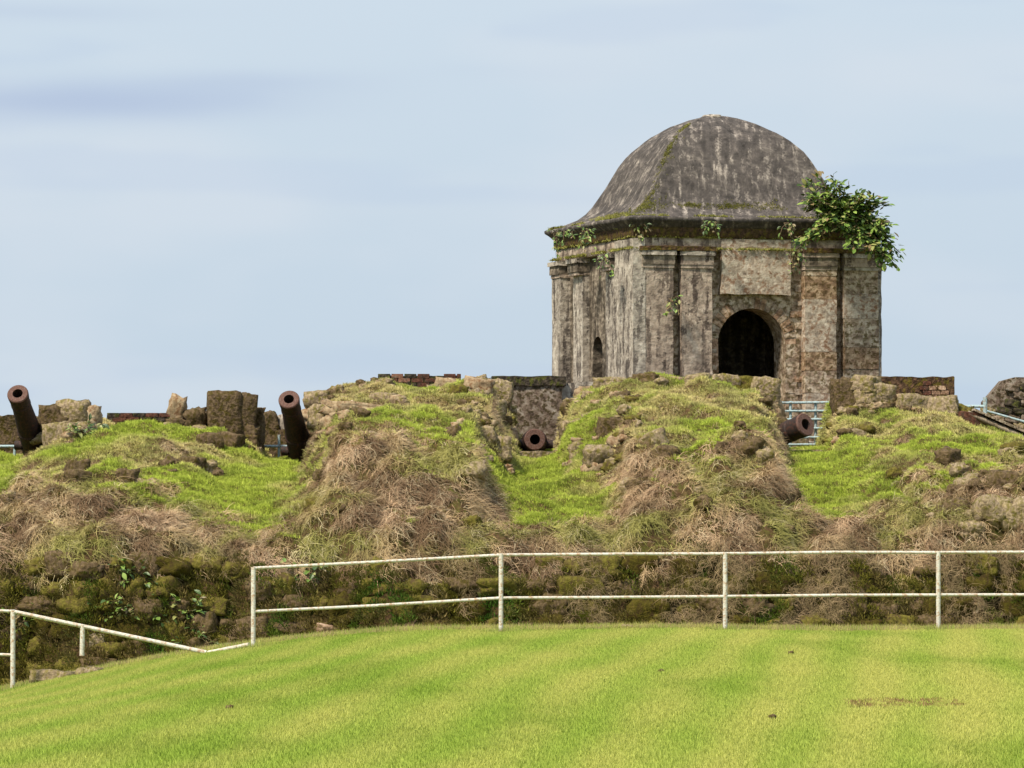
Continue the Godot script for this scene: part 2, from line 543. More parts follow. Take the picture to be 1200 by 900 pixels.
func upright(up: Vector3, turn: float, size: Vector3) -> Basis:
	var x := up.cross(Vector3(sin(turn), 0.01, cos(turn))).normalized()
	var z := x.cross(up).normalized()
	return Basis(x * size.x, up * size.y, z * size.z)

func plant_grass() -> void:
	# mown lawn
	var rows := PackedFloat32Array()
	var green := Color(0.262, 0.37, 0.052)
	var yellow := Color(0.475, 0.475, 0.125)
	var deep := Color(0.15, 0.24, 0.02)
	var brown := Color(0.25, 0.15, 0.075)
	for k in 290000:
		var d := sqrt(lerpf(784.0, 3672.0, rng.randf()))
		var x := rng.randf_range(-1.0, 1.0) * (d * 0.135 + 1.2)
		# mower passes run slantwise up the slope; their light and dark are painted into the colour
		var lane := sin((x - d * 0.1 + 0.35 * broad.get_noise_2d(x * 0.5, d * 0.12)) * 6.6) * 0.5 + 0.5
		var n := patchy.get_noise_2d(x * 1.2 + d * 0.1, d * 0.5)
		var dry := clampf(0.16 + 0.56 * lane + 0.42 * n + rng.randf_range(-0.07, 0.07) + 0.22 * step((x - 1.0) / 3.0), 0.0, 1.0)  # real dry patches, plus brightness of the leaning blades painted as yellower tufts
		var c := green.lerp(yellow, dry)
		if n < -0.2: c = c.lerp(deep, clampf((-n - 0.2) * 2.0, 0.0, 0.5) * rng.randf())
		var scar := absf(d - 40.3 - 0.2 * (x - 3.6) - 0.25 * lumpy.get_noise_2d(x * 4.0, 9.0))
		var tall := rng.randf_range(0.75, 1.15)
		if x > 3.1 and x < 4.2 and scar < 0.75 and lumpy.get_noise_2d(x * 6.0, d * 2.0) > -0.12:
			c = brown.lerp(c, 0.1)
			tall *= 0.7
		if d > 59.6 + 0.5 * n:
			tall *= rng.randf_range(1.0, 2.6)
			if rng.randf() < 0.5: c = Color(0.42, 0.34, 0.16)
		c = c * rng.randf_range(0.93, 1.07)
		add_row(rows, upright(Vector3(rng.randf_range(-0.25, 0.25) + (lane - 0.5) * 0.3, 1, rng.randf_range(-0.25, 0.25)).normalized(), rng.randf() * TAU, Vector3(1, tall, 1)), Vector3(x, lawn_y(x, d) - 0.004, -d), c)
	for q in [[-3.49, 58.5], [-0.15, 59.0], [2.92, 59.4], [5.88, 59.8], [-6.79, 59.0]]: # the mower misses the posts' feet
		for k in 60:
			var x: float = q[0] + rng.randfn(0.0, 0.12)
			var d: float = q[1] + rng.randfn(0.0, 0.12)
			add_row(rows, upright(Vector3(rng.randf_range(-0.3, 0.3), 1, rng.randf_range(-0.3, 0.3)).normalized(), rng.randf() * TAU, Vector3(1, rng.randf_range(1.2, 2.8), 1)), Vector3(x, lawn_y(x, d), -d), green.lerp(Color(0.42, 0.34, 0.16), rng.randf() * 0.8))
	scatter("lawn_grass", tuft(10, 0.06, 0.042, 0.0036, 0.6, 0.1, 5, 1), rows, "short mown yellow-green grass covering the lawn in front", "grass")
	# rampart: living grass on the floors and tops, dead straw on the steep fronts
	var fresh := PackedFloat32Array()
	var straw := PackedFloat32Array()
	var hang := PackedFloat32Array()
	var mossy := PackedFloat32Array()
	for k in 215000:
		var x := rng.randf_range(-10.5, 10.5)
		var d := rng.randf_range(61.2, 72.3)
		var nrm := bank_normal(x, d)
		var steep := 1.0 - nrm.y
		var n := patchy.get_noise_2d(x * 2.2, d * 1.6)
		var m := patchy.get_noise_2d(x * 5.0 + 90.0, d * 4.0)
		var floor_ := gun_floor(x, d) # stays green
		var front := 1.0 - step((d - 63.2 - 1.2 * n) / 1.8)
		var dead := clampf(front * 1.0 + step((steep - 0.10) / 0.25) * 0.75 + n * 0.9 + 0.1 - 1.1 * floor_, 0.0, 1.0)
		var y := bank_y(x, d)
		var p := Vector3(x, y - 0.02, -d)
		var shade := rng.randf_range(0.82, 1.2)
		var tone := patchy.get_noise_2d(x * 7.0 + 300.0, d * 5.0 + y * 4.0)
		var hue := clampf(0.5 + 1.6 * patchy.get_noise_2d(x * 2.6 + 500.0, d * 2.0 + y * 3.0), 0.0, 1.0)
		if y < 0.8 + 0.6 * n:
			# wall face: moss cushions, a little green, some straw hanging
			var out := p + nrm * rng.randf_range(0.02, 0.2)
			if n + 0.6 * m > 0.27:
				if rng.randf() < 0.75:
					add_row(hang, upright((nrm + Vector3(rng.randf_range(-0.4, 0.4), 0.3, 0.1)).normalized(), downhill(nrm, rng.randfn(0.0, 0.5)), Vector3.ONE * rng.randf_range(0.4, 0.9)), out, Color(0.27, 0.19, 0.11).lerp(Color(0.14, 0.11, 0.05), rng.randf()) * shade)
			elif rng.randf() < 0.85:
				var c := Color(0.15, 0.135, 0.022).lerp(Color(0.07, 0.14, 0.018), clampf(-m * 2.5 - 0.1, 0.0, 1.0)).lerp(Color(0.2, 0.15, 0.06), clampf(0.3 + tone * 2.0, 0.0, 1.0))
				add_row(mossy, upright(nrm.lerp(Vector3.UP, 0.5).normalized(), rng.randf() * TAU, Vector3.ONE * rng.randf_range(0.5, 1.2)), out, c * shade)
			continue
		if rng.randf() < dead:
			if tone < -0.06 and rng.randf() < 0.9: continue
			var c := Color(0.47, 0.325, 0.205).lerp(Color(0.40, 0.305, 0.14), hue).lerp(Color(0.17, 0.105, 0.06), clampf(m * 2.8 + 0.3, 0.0, 0.92))
			if hue > 0.62: c = c.lerp(Color(0.28, 0.29, 0.07), (hue - 0.62) * 1.8)
			c = c.lerp(Color(0.62, 0.52, 0.34), 0.6 if rng.randf() < 0.12 else 0.0)
			var s := rng.randf_range(0.55, 1.15) * (0.6 if d > 65.5 else 1.0)
			if steep > 0.16 or d < 64.2:
				var up := (nrm + Vector3(rng.randf_range(-0.3, 0.3), rng.randf_range(0.0, 0.6), rng.randf_range(-0.2, 0.3))).normalized()
				add_row(hang, upright(up, downhill(nrm, rng.randfn(0.0, 0.35)), Vector3(s, s * rng.randf_range(0.7, 1.2), s)), p, c * shade)
			else:
				var up := (nrm.lerp(Vector3.UP, 0.7) + Vector3(rng.randf_range(-0.3, 0.3), 0, rng.randf_range(-0.1, 0.4))).normalized()
				add_row(straw, upright(up, rng.randf() * TAU, Vector3.ONE * s * 0.75), p, c * shade)
		else:
			var lush := clampf(0.8 - n * 1.5 - steep * 1.5 - 0.32 * step((y - 2.6) / 0.6) + 0.7 * tone + 0.5 * floor_, 0.0, 1.0)
			var c := Color(0.60, 0.51, 0.23).lerp(Color(0.42, 0.5, 0.075), lush)
			if m > 0.15: c = c.lerp(Color(0.15, 0.2, 0.03), 0.4)
			add_row(fresh, upright((nrm.lerp(Vector3.UP, 0.6) + Vector3(rng.randf_range(-0.3, 0.3), 0, rng.randf_range(-0.3, 0.3))).normalized(), rng.randf() * TAU, Vector3.ONE * rng.randf_range(0.45, 0.95)), p, c * shade)
	scatter("rampart_grass", tuft(20, 0.11, 0.075, 0.006, 0.9, 0.25, 6), fresh, "bright green grass on the embrasure floors and rampart tops", "grass")
	scatter("dry_grass", tuft(14, 0.08, 0.14, 0.0055, 1.0, 0.35, 7), straw, "dry yellowish grass on the upper slopes of the rampart", "grass")
	scatter("hanging_straw", thatch(12, 0.1, 0.29, 0.0055, 8), hang, "dead brown straw hanging over the rampart's steep front", "straw")
	scatter("moss_cushions", tuft(16, 0.07, 0.07, 0.011, 1.2, 0.2, 9, 1), mossy, "olive moss and small weeds on the stone wall foot", "moss")

# ---------------------------------------------------------------- railings
func railing_part(o: Node3D, called: String, a: Vector3, b: Vector3, r: float, m: Material) -> void:
	put(called, tube_mesh(a - o.position, b - o.position, r, r, 10), m, o)

func make_railings() -> void:
	var o := thing("pipe_railing", Vector3(-3.49, lawn_y(-3.49, 58.5), -58.5), "white pipe railing with two rails along the lawn's far edge", "railing")
	# posts: x, distance, foot, head
	var posts := [[-3.49, 58.5, -0.19, 0.88], [-0.15, 59.0, 0.0, 1.05], [2.92, 59.4, 0.0, 1.06], [5.88, 59.8, 0.02, 1.07], [8.8, 60.2, 0.02, 1.08], [11.7, 60.6, 0.02, 1.09]]
	for i in posts.size():
		var p: Array = posts[i]
		railing_part(o, "post", Vector3(p[0], lawn_y(p[0], p[1]) - 0.25, -p[1]), Vector3(p[0], p[3] + 0.015, -p[1]), 0.032, M.white_paint)
		if i + 1 < posts.size():
			var q: Array = posts[i + 1]
			var wob := Vector3(0, rng.randf_range(-0.012, 0.012), 0)
			var mid := Vector3((p[0] + q[0]) / 2.0, (p[3] + q[3]) / 2.0, -(p[1] + q[1]) / 2.0) + wob
			railing_part(o, "top_rail", Vector3(p[0], p[3], -p[1]), mid, 0.0215, M.white_paint)
			railing_part(o, "top_rail", mid, Vector3(q[0], q[3], -q[1]), 0.0215, M.white_paint)
			var low := Vector3(0, -0.585, 0)
			railing_part(o, "middle_rail", Vector3(p[0], p[3], -p[1]) + low, mid + low * 1.01, 0.0215, M.white_paint)
			railing_part(o, "middle_rail", mid + low * 1.01, Vector3(q[0], q[3], -q[1]) + low, 0.0215, M.white_paint)
	o = thing("sagging_railing", Vector3(-6.79, lawn_y(-6.79, 59.0), -59.0), "sagging white railing in the dip at left, its rail sloping down to the turf", "railing")
	var z := -59.0
	railing_part(o, "post", Vector3(-6.79, lawn_y(-6.79, 59.0) - 0.2, z), Vector3(-6.79, 0.30, z), 0.034, M.white_paint)
	railing_part(o, "top_rail", Vector3(-9.6, 0.36, z), Vector3(-6.79, 0.285, z), 0.0215, M.white_paint)
	railing_part(o, "middle_rail", Vector3(-9.6, -0.22, z), Vector3(-6.79, -0.31, z), 0.0215, M.white_paint)
	railing_part(o, "sloping_rail", Vector3(-6.79, 0.28, z), Vector3(-4.16, -0.275, z), 0.03, M.white_paint)
	railing_part(o, "broken_post", Vector3(-5.84, 0.10, z + 0.0), Vector3(-5.85, -0.32, z), 0.034, M.white_paint)
	railing_part(o, "end_rail", Vector3(-4.13, -0.278, z), Vector3(-3.55, -0.15, -58.55), 0.028, M.white_paint)

# ---------------------------------------------------------------- cannons
func make_cannon(at: Vector3, towards: Vector3, label: String, thick := 1.0) -> void: # at = centre of the muzzle face
	var o := thing("cannon", at, label, "cannon", "old iron cannons in the embrasures")
	o.basis = Basis.looking_at(-towards.normalized(), Vector3.UP)
	var L := 2.35
	o.scale = Vector3.ONE * thick
	var P := func(z: float, r: float) -> Vector2: return Vector2(z - L, r)
	put("barrel", lathe([P.call(0.0, 0.0), P.call(0.0, 0.17), P.call(0.03, 0.215), P.call(0.11, 0.22), P.call(0.13, 0.208), P.call(0.62, 0.203), P.call(0.64, 0.213), P.call(0.70, 0.213), P.call(0.72, 0.198),
		P.call(1.2, 0.19), P.call(1.22, 0.198), P.call(1.27, 0.198), P.call(1.29, 0.184), P.call(2.0, 0.153), P.call(2.02, 0.162), P.call(2.06, 0.162), P.call(2.08, 0.152), P.call(2.24, 0.166), P.call(2.32, 0.172)], 28), M.iron, o)
	put("muzzle_ring", lathe([P.call(2.31, 0.171), P.call(2.335, 0.17), P.call(2.35, 0.158), P.call(2.35, 0.083)], 28), M.iron_worn, o)
	put("bore", lathe([P.call(2.35, 0.083), P.call(2.33, 0.08), P.call(1.3, 0.08), P.call(1.3, 0.0)], 24), M.iron, o)
	put("cascabel", lathe([P.call(-0.2, 0.0), P.call(-0.19, 0.04), P.call(-0.15, 0.062), P.call(-0.1, 0.06), P.call(-0.06, 0.04), P.call(0.005, 0.075)], 16), M.iron, o)
	for s in [-1.0, 1.0]:
		put("trunnion", tube_mesh(Vector3(s * 0.18, -0.04, 0.85 - L), Vector3(s * 0.3, -0.04, 0.85 - L), 0.075, 0.075, 14), M.iron, o)

func make_cannons() -> void:
	make_cannon(Vector3(-7.91, 3.45, -69.3), Vector3(-0.09, 0.62, 1.0), "tilted rusty cannon at the far left, muzzle raised above the slope")
	make_cannon(Vector3(-3.57, 3.36, -69.3), Vector3(-0.09, 0.62, 1.0), "tilted rusty cannon rising beside the stone block and the pale low railing")
	make_cannon(Vector3(0.365, 2.71, -68.9), Vector3(0.0, 0.015, 1.0), "level cannon seen muzzle-on before the grey plastered wall")
	make_cannon(Vector3(4.62, 2.94, -68.1), Vector3(0.9, 0.4, 1.0), "rusty cannon turned to the right before the blue railing under the guardhouse", 1.1)

# ---------------------------------------------------------------- guardhouse
func arch_outline(x0: float, x1: float, y0: float, y1: float, c: float, half: float, sill: float, spring: float) -> PackedVector2Array: # a wall with an arched notch open at the bottom edge when sill <= y0
	var p := PackedVector2Array([Vector2(x0, y0), Vector2(x0, y1), Vector2(x1, y1), Vector2(x1, y0), Vector2(c + half, y0), Vector2(c + half, spring)])
	for k in range(1, 16):
		var a := PI * k / 16.0
		p.append(Vector2(c + half * cos(a), spring + half * sin(a)))
	p.append(Vector2(c - half, spring))
	p.append(Vector2(c - half, y0))
	return p

func block_course(parent: Node3D, called: String, x0: float, x1: float, y0: float, y1: float, z0: float, z1: float, mats: Array, xf: Transform3D, jitter := 0.008) -> void:
	var j := func() -> float: return rng.randf_range(-jitter, jitter)
	var c := Vector3((x0 + x1) / 2.0, (y0 + y1) / 2.0, (z0 + z1) / 2.0)
	var s := Vector3(x1 - x0 + j.call(), y1 - y0 - 0.004, z1 - z0)
	put(called, slabs[rng.randi() % slabs.size()], mats[rng.randi() % mats.size()], parent,
		xf * pose(c + Vector3(j.call(), 0, j.call() + jitter * 0.5), s * Vector3(1.02, 1.0, 1.04), Vector3(j.call() * 0.6, j.call(), j.call() * 0.6)))

func make_guardhouse() -> void:
	var o := thing("guardhouse", Vector3(3.63, TERRACE, -78.0), "square stone guardhouse with a dark domed roof and arched doorway", "guardhouse", "", deg_to_rad(17.1))
	var hw := 2.13
	var hc := 2.42
	var T := 0.55
	# walls; the front has the doorway, the left one a small arched window
	var st := begin()
	prism(st, arch_outline(-hw, hw, 0.0, 3.62, -0.06, 0.63, 0.0, 1.99), hw - T, hw)
	put("front_wall", done(st), M.plaster_warm, o)
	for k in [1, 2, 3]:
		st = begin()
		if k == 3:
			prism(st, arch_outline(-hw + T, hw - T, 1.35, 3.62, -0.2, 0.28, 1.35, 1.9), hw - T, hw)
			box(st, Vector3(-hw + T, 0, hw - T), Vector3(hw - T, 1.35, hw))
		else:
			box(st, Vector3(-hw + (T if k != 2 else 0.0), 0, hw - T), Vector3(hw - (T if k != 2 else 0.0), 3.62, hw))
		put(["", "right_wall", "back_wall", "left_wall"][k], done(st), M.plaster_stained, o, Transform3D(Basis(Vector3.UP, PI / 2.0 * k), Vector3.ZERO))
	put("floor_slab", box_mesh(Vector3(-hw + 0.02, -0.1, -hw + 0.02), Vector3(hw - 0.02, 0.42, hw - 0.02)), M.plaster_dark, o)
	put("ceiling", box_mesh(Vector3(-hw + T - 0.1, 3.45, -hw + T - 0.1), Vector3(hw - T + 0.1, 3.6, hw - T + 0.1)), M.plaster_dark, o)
	put("door_sill", box_mesh(Vector3(-0.85, 0.0, hw - 0.05), Vector3(0.85, 0.44, hw + 0.45), 0.03), M.stone, o)
	# pilasters in pairs on every side, each built of uneven blocks
	var grey := [M.plaster, M.plaster, M.plaster_pale, M.plaster_warm]
	var warm := [M.plaster_warm, M.plaster_warm, M.plaster_pale, M.plaster_tan]
	var side_mats := [M.plaster, M.plaster_pale, M.plaster]
	for k in 4:
		var turn := Transform3D(Basis(Vector3.UP, PI / 2.0 * k), Vector3.ZERO)
		for side in ([[-2.31, -1.8], [-1.25, -0.68], [0.62, 1.12], [1.3, 2.33]] if k % 2 else [[-2.13, -1.58], [-1.42, -0.86], [0.88, 1.46], [1.62, 2.25]]):
			var p := Node3D.new()
			p.name = "pilaster"
			o.add_child(p, true)
			var y := 0.0
			var mats: Array = side_mats if k != 0 else (warm if side[0] > 0 else grey)
			if not (k == 0 and side[0] > 0): # still rendered: one worn shaft
				put("shaft", lumpy_box(Vector3(side[0], 0.0, hw - 0.04), Vector3(side[1], 3.34, hw + (0.12 if k % 2 and absf(side[0] + side[1]) < 2.5 else 0.19)), 0.007, int(k * 31 + side[0] * 17)), M.plaster_grey if k == 0 else M.plaster, p, turn)
				y = 3.34
			while y < 3.3: # render gone: the stones show
				var h := minf(rng.randf_range(0.24, 0.6), 3.34 - y)
				if 3.34 - y - h < 0.12: h = 3.34 - y
				block_course(p, "stone_block", side[0], side[1], y, y + h, hw - 0.04, hw + 0.19, mats, turn)
				y += h
			if k % 2 and side[1] > 2.0: # the near corner pier runs up plain into the frieze
				put("pier_head", lumpy_box(Vector3(side[0], 3.3, hw - 0.04), Vector3(side[1] - 0.01, 3.8, hw + 0.18), 0.012, 91 + k), M.plaster, p, turn)
				continue
			block_course(p, "necking", side[0] - 0.01, side[1] + 0.01, 3.30, 3.36, hw - 0.04, hw + 0.205, [M.plaster, M.plaster_grey], turn, 0.005)
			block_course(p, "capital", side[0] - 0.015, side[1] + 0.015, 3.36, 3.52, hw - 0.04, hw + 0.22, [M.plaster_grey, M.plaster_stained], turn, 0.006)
			block_course(p, "abacus", side[0] - 0.04, side[1] + 0.04, 3.52, 3.6, hw - 0.04, hw + 0.255, [M.plaster_grey, M.plaster], turn, 0.006)
		if k == 0:
			for e in [[-2.2, -0.8], [0.82, 2.3]]: # the architrave breaks forward over each pair
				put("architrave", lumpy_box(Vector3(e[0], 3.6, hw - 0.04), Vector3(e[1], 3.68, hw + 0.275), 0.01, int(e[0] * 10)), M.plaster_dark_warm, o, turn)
		for s in [-1.0, 1.0]: # plinth
			put("plinth", box_mesh(Vector3(minf(s * 0.8, s * 2.36), 0, hw - 0.03), Vector3(maxf(s * 0.8, s * 2.3), 0.3, hw + 0.22), 0.02), M.plaster, o, turn)
	# doorway: brick arch, jambs, pale panel above
	var door := Node3D.new()
	door.name = "doorway"
	o.add_child(door, true)
	var n := 21
	for k in n:
		var a := PI * (k + 0.5) / n
		var r := 0.63
		put("arch_brick", slabs[k % slabs.size()], [M.brick_pale, M.plaster_warm, M.plaster_warm, M.brick_pale][rng.randi() % 4], door,
			Transform3D(Basis(Vector3.BACK, a - PI / 2.0) * Basis.from_scale(Vector3(0.086, 0.2, 0.16)), Vector3(-0.06 + cos(a) * (r + 0.1), 1.99 + sin(a) * (r + 0.1), hw - 0.065)))
	for s in [-1.0, 1.0]:
		var y := 0.42
		while y < 1.98:
			var h := minf(rng.randf_range(0.13, 0.26), 2.0 - y)
			if 2.0 - y - h < 0.08: h = 2.0 - y
			var w := rng.randf_range(0.2, 0.27)
			block_course(door, "jamb_stone", -0.06 + minf(s * 0.63, s * (0.63 + w)), -0.06 + maxf(s * 0.63, s * (0.63 + w)), y, y + h, hw - 0.12, hw + 0.02, [M.plaster_warm, M.brick_pale, M.plaster_warm], Transform3D(), 0.01)
			y += h
	put("panel", lumpy_box(Vector3(-0.66, 2.86, hw - 0.05), Vector3(0.62, 3.82, hw + 0.15), 0.012, 301), M.plaster_pale, door)
	# a course of rubble blocks shows where the render has come off the wall
	for k in 26:
		var s := -1.0 if k % 2 else 1.0
		var x := s * rng.randf_range(0.74, 0.88)
		var y := rng.randf_range(0.5, 3.0)
		put("exposed_stone", slabs[k % slabs.size()], [M.plaster_warm, M.brick_pale, M.plaster_pale][k % 3], door, pose(Vector3(x, y, hw), Vector3(rng.randf_range(0.1, 0.2), rng.randf_range(0.07, 0.13), 0.07), Vector3(0, 0, rng.randf_range(-0.06, 0.06))))
	# entablature and cornice, stepped outwards, worn along the edges
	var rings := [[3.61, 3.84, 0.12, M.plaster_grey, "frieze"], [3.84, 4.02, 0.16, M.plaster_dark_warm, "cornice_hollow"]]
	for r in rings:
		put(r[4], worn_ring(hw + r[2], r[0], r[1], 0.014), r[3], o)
	put("cornice", worn_cornice(hw, hc), M.roof, o)
	# moss on the ledges
	var rows := PackedFloat32Array()
	for k in 5200:
		var l: Array = [[3.635, hw + 0.2, 0.5], [3.835, hw + 0.15, 0.35], [4.2, hc - 0.05, 0.55], [4.02, hw + 0.14, 0.5]][rng.randi() % 4]
		var q := square_point(rng.randf() * 4.0, l[1] - rng.randf() * 0.06, 0.0)
		var v := Vector3(q.x, l[0] + 0.005, q.y)
		if lumpy.get_noise_3dv(v * 1.3 + Vector3(5, 0, 2)) + rng.randf_range(-0.2, 0.2) > 0.42 - l[2] * 0.75: continue
		var w := o.transform * v
		add_row(rows, upright(Vector3(rng.randf_range(-0.5, 0.5), 1, rng.randf_range(-0.5, 0.5)).normalized(), rng.randf() * TAU, Vector3.ONE * rng.randf_range(0.4, 0.85)), w, Color(0.2, 0.21, 0.04).lerp(Color(0.36, 0.34, 0.1), rng.randf()) * rng.randf_range(0.6, 1.1))
	for q in [[3.98, 0.80, 0.09, 0.10, 260], [3.97, 0.55, 0.05, 0.1, 120], [0.42, 0.79, 0.12, 0.03, 130], [0.2, 0.79, 0.05, 0.02, 60], [0.62, 0.8, 0.04, 0.04, 50], [3.7, 0.9, 0.25, 0.04, 160], [3.93, 0.33, 0.06, 0.04, 50]]: # patches on the roof: place round it, height
		for k in q[4]:
			var t: float = fposmod(q[0] + rng.randfn(0.0, q[2] * 0.6), 4.0)
			var sc: float = clampf(q[1] + rng.randfn(0.0, q[3] * 0.6), 0.05, 0.98)
			var y := 4.17
			for i in DOME.size() - 1:
				if sc <= DOME[i][0] and sc >= DOME[i + 1][0]:
					y = lerpf(DOME[i + 1][1], DOME[i][1], (sc - DOME[i + 1][0]) / (DOME[i][0] - DOME[i + 1][0]))
			var at2 := square_point(t, hc * sc * 0.99, 0.04)
			var v := Vector3(at2.x, y, at2.y)
			add_row(rows, upright(Vector3(v.x, 1.5, v.z).normalized(), rng.randf() * TAU, Vector3.ONE * rng.randf_range(0.3, 0.7)), o.transform * v, Color(0.3, 0.3, 0.06).lerp(Color(0.46, 0.42, 0.16), rng.randf()) * rng.randf_range(0.6, 1.0))
	scatter("ledge_moss", tuft(14, 0.05, 0.06, 0.011, 1.3, 0.2, 19, 1), rows, "yellow-green moss on the guardhouse's cornice and ledges", "moss")
	var dome := put("domed_roof", dome_mesh(hc), M.roof, o)
	put("finial_patch", stone_mesh(71, 0.2, 0.3, 5), M.plaster, dome, pose(Vector3(-0.06, 6.13, 0.1), Vector3(0.3, 0.1, 0.3), Vector3.ZERO))

func square_point(t: float, half: float, round_: float) -> Vector2: # t in 0..4 round a square; round_ 0 sharp .. 1 circle
	var k := int(floorf(t)) % 4
	var u := (t - floorf(t)) * 2.0 - 1.0
	var p := Vector2(u, 1.0)
	var c := p.normalized()
	p = p.lerp(c * 1.0, round_)
	return (p * half).rotated(-PI / 2.0 * k)

func ring_shape(levels: Array, per_side: int, wear: float, seed_: int) -> ArrayMesh: # levels: [y, half, round]
	var f := FastNoiseLite.new()
	f.seed = seed_
	f.frequency = 0.8
	f.fractal_octaves = 4
	var st := begin()
	st.set_smooth_group(0)
	var grid := []
	for l in levels:
		var row := []
		for i in per_side * 4:
			var q := square_point(float(i) / per_side, l[1], l[2])
			var v := Vector3(q.x, l[0], q.y)
			var out := Vector3(q.x, 0, q.y).normalized()
			var w := f.get_noise_3dv(v * 1.6) * wear + f.get_noise_3dv(v * 6.0) * wear * 0.6
			row.append(v + (out * w + Vector3(0, w * 0.5, 0)) * (1.0 if l[1] > 0.01 else 0.0))
		grid.append(row)
	for j in levels.size() - 1:
		for i in per_side * 4:
			var k := (i + 1) % (per_side * 4)
			st.set_smooth_group(i / per_side)
			quad(st, grid[j][k], grid[j][i], grid[j + 1][i], grid[j + 1][k])
	return done(st)

func worn_ring(half: float, y0: float, y1: float, wear: float) -> ArrayMesh:
	return ring_shape([[y0, 0.3, 0.0], [y0, half - 0.01, 0.0], [y0 + 0.012, half, 0.0], [(y0 + y1) / 2.0, half, 0.0], [y1 - 0.012, half, 0.0], [y1, half - 0.01, 0.0], [y1, 0.3, 0.0]], 26, wear, int(y0 * 100))

func worn_cornice(hw: float, hc: float) -> ArrayMesh:
	return ring_shape([[4.0, 0.5, 0.0], [4.0, hw + 0.15, 0.0], [4.04, hw + 0.19, 0.0], [4.09, hw + 0.24, 0.0], [4.12, hc - 0.01, 0.0], [4.135, hc, 0.0], [4.175, hc + 0.005, 0.0], [4.195, hc - 0.02, 0.0], [4.21, hc - 0.1, 0.0], [4.2, 0.5, 0.0]], 30, 0.022, 404)

const DOME := [[1.0, 4.17], [0.94, 4.24], [0.88, 4.3], [0.82, 4.371], [0.765, 4.465], [0.725, 4.589], [0.69, 4.737], [0.65, 4.937], [0.61, 5.132], [0.57, 5.304], [0.53, 5.458], [0.49, 5.572], [0.453, 5.664], [0.41, 5.755], [0.374, 5.822], [0.33, 5.89], [0.296, 5.937], [0.25, 5.995], [0.197, 6.052], [0.14, 6.111], [0.08, 6.154], [0.03, 6.178], [0.0, 6.185]] # share of the half width, height

func dome_mesh(hc: float) -> ArrayMesh:
	var levels := []
	for p in DOME:
		levels.append([p[1], hc * p[0] * 0.99, 0.04 * step((1.0 - p[0]) / 0.6)])
	return ring_shape(levels, 30, 0.03, 77)

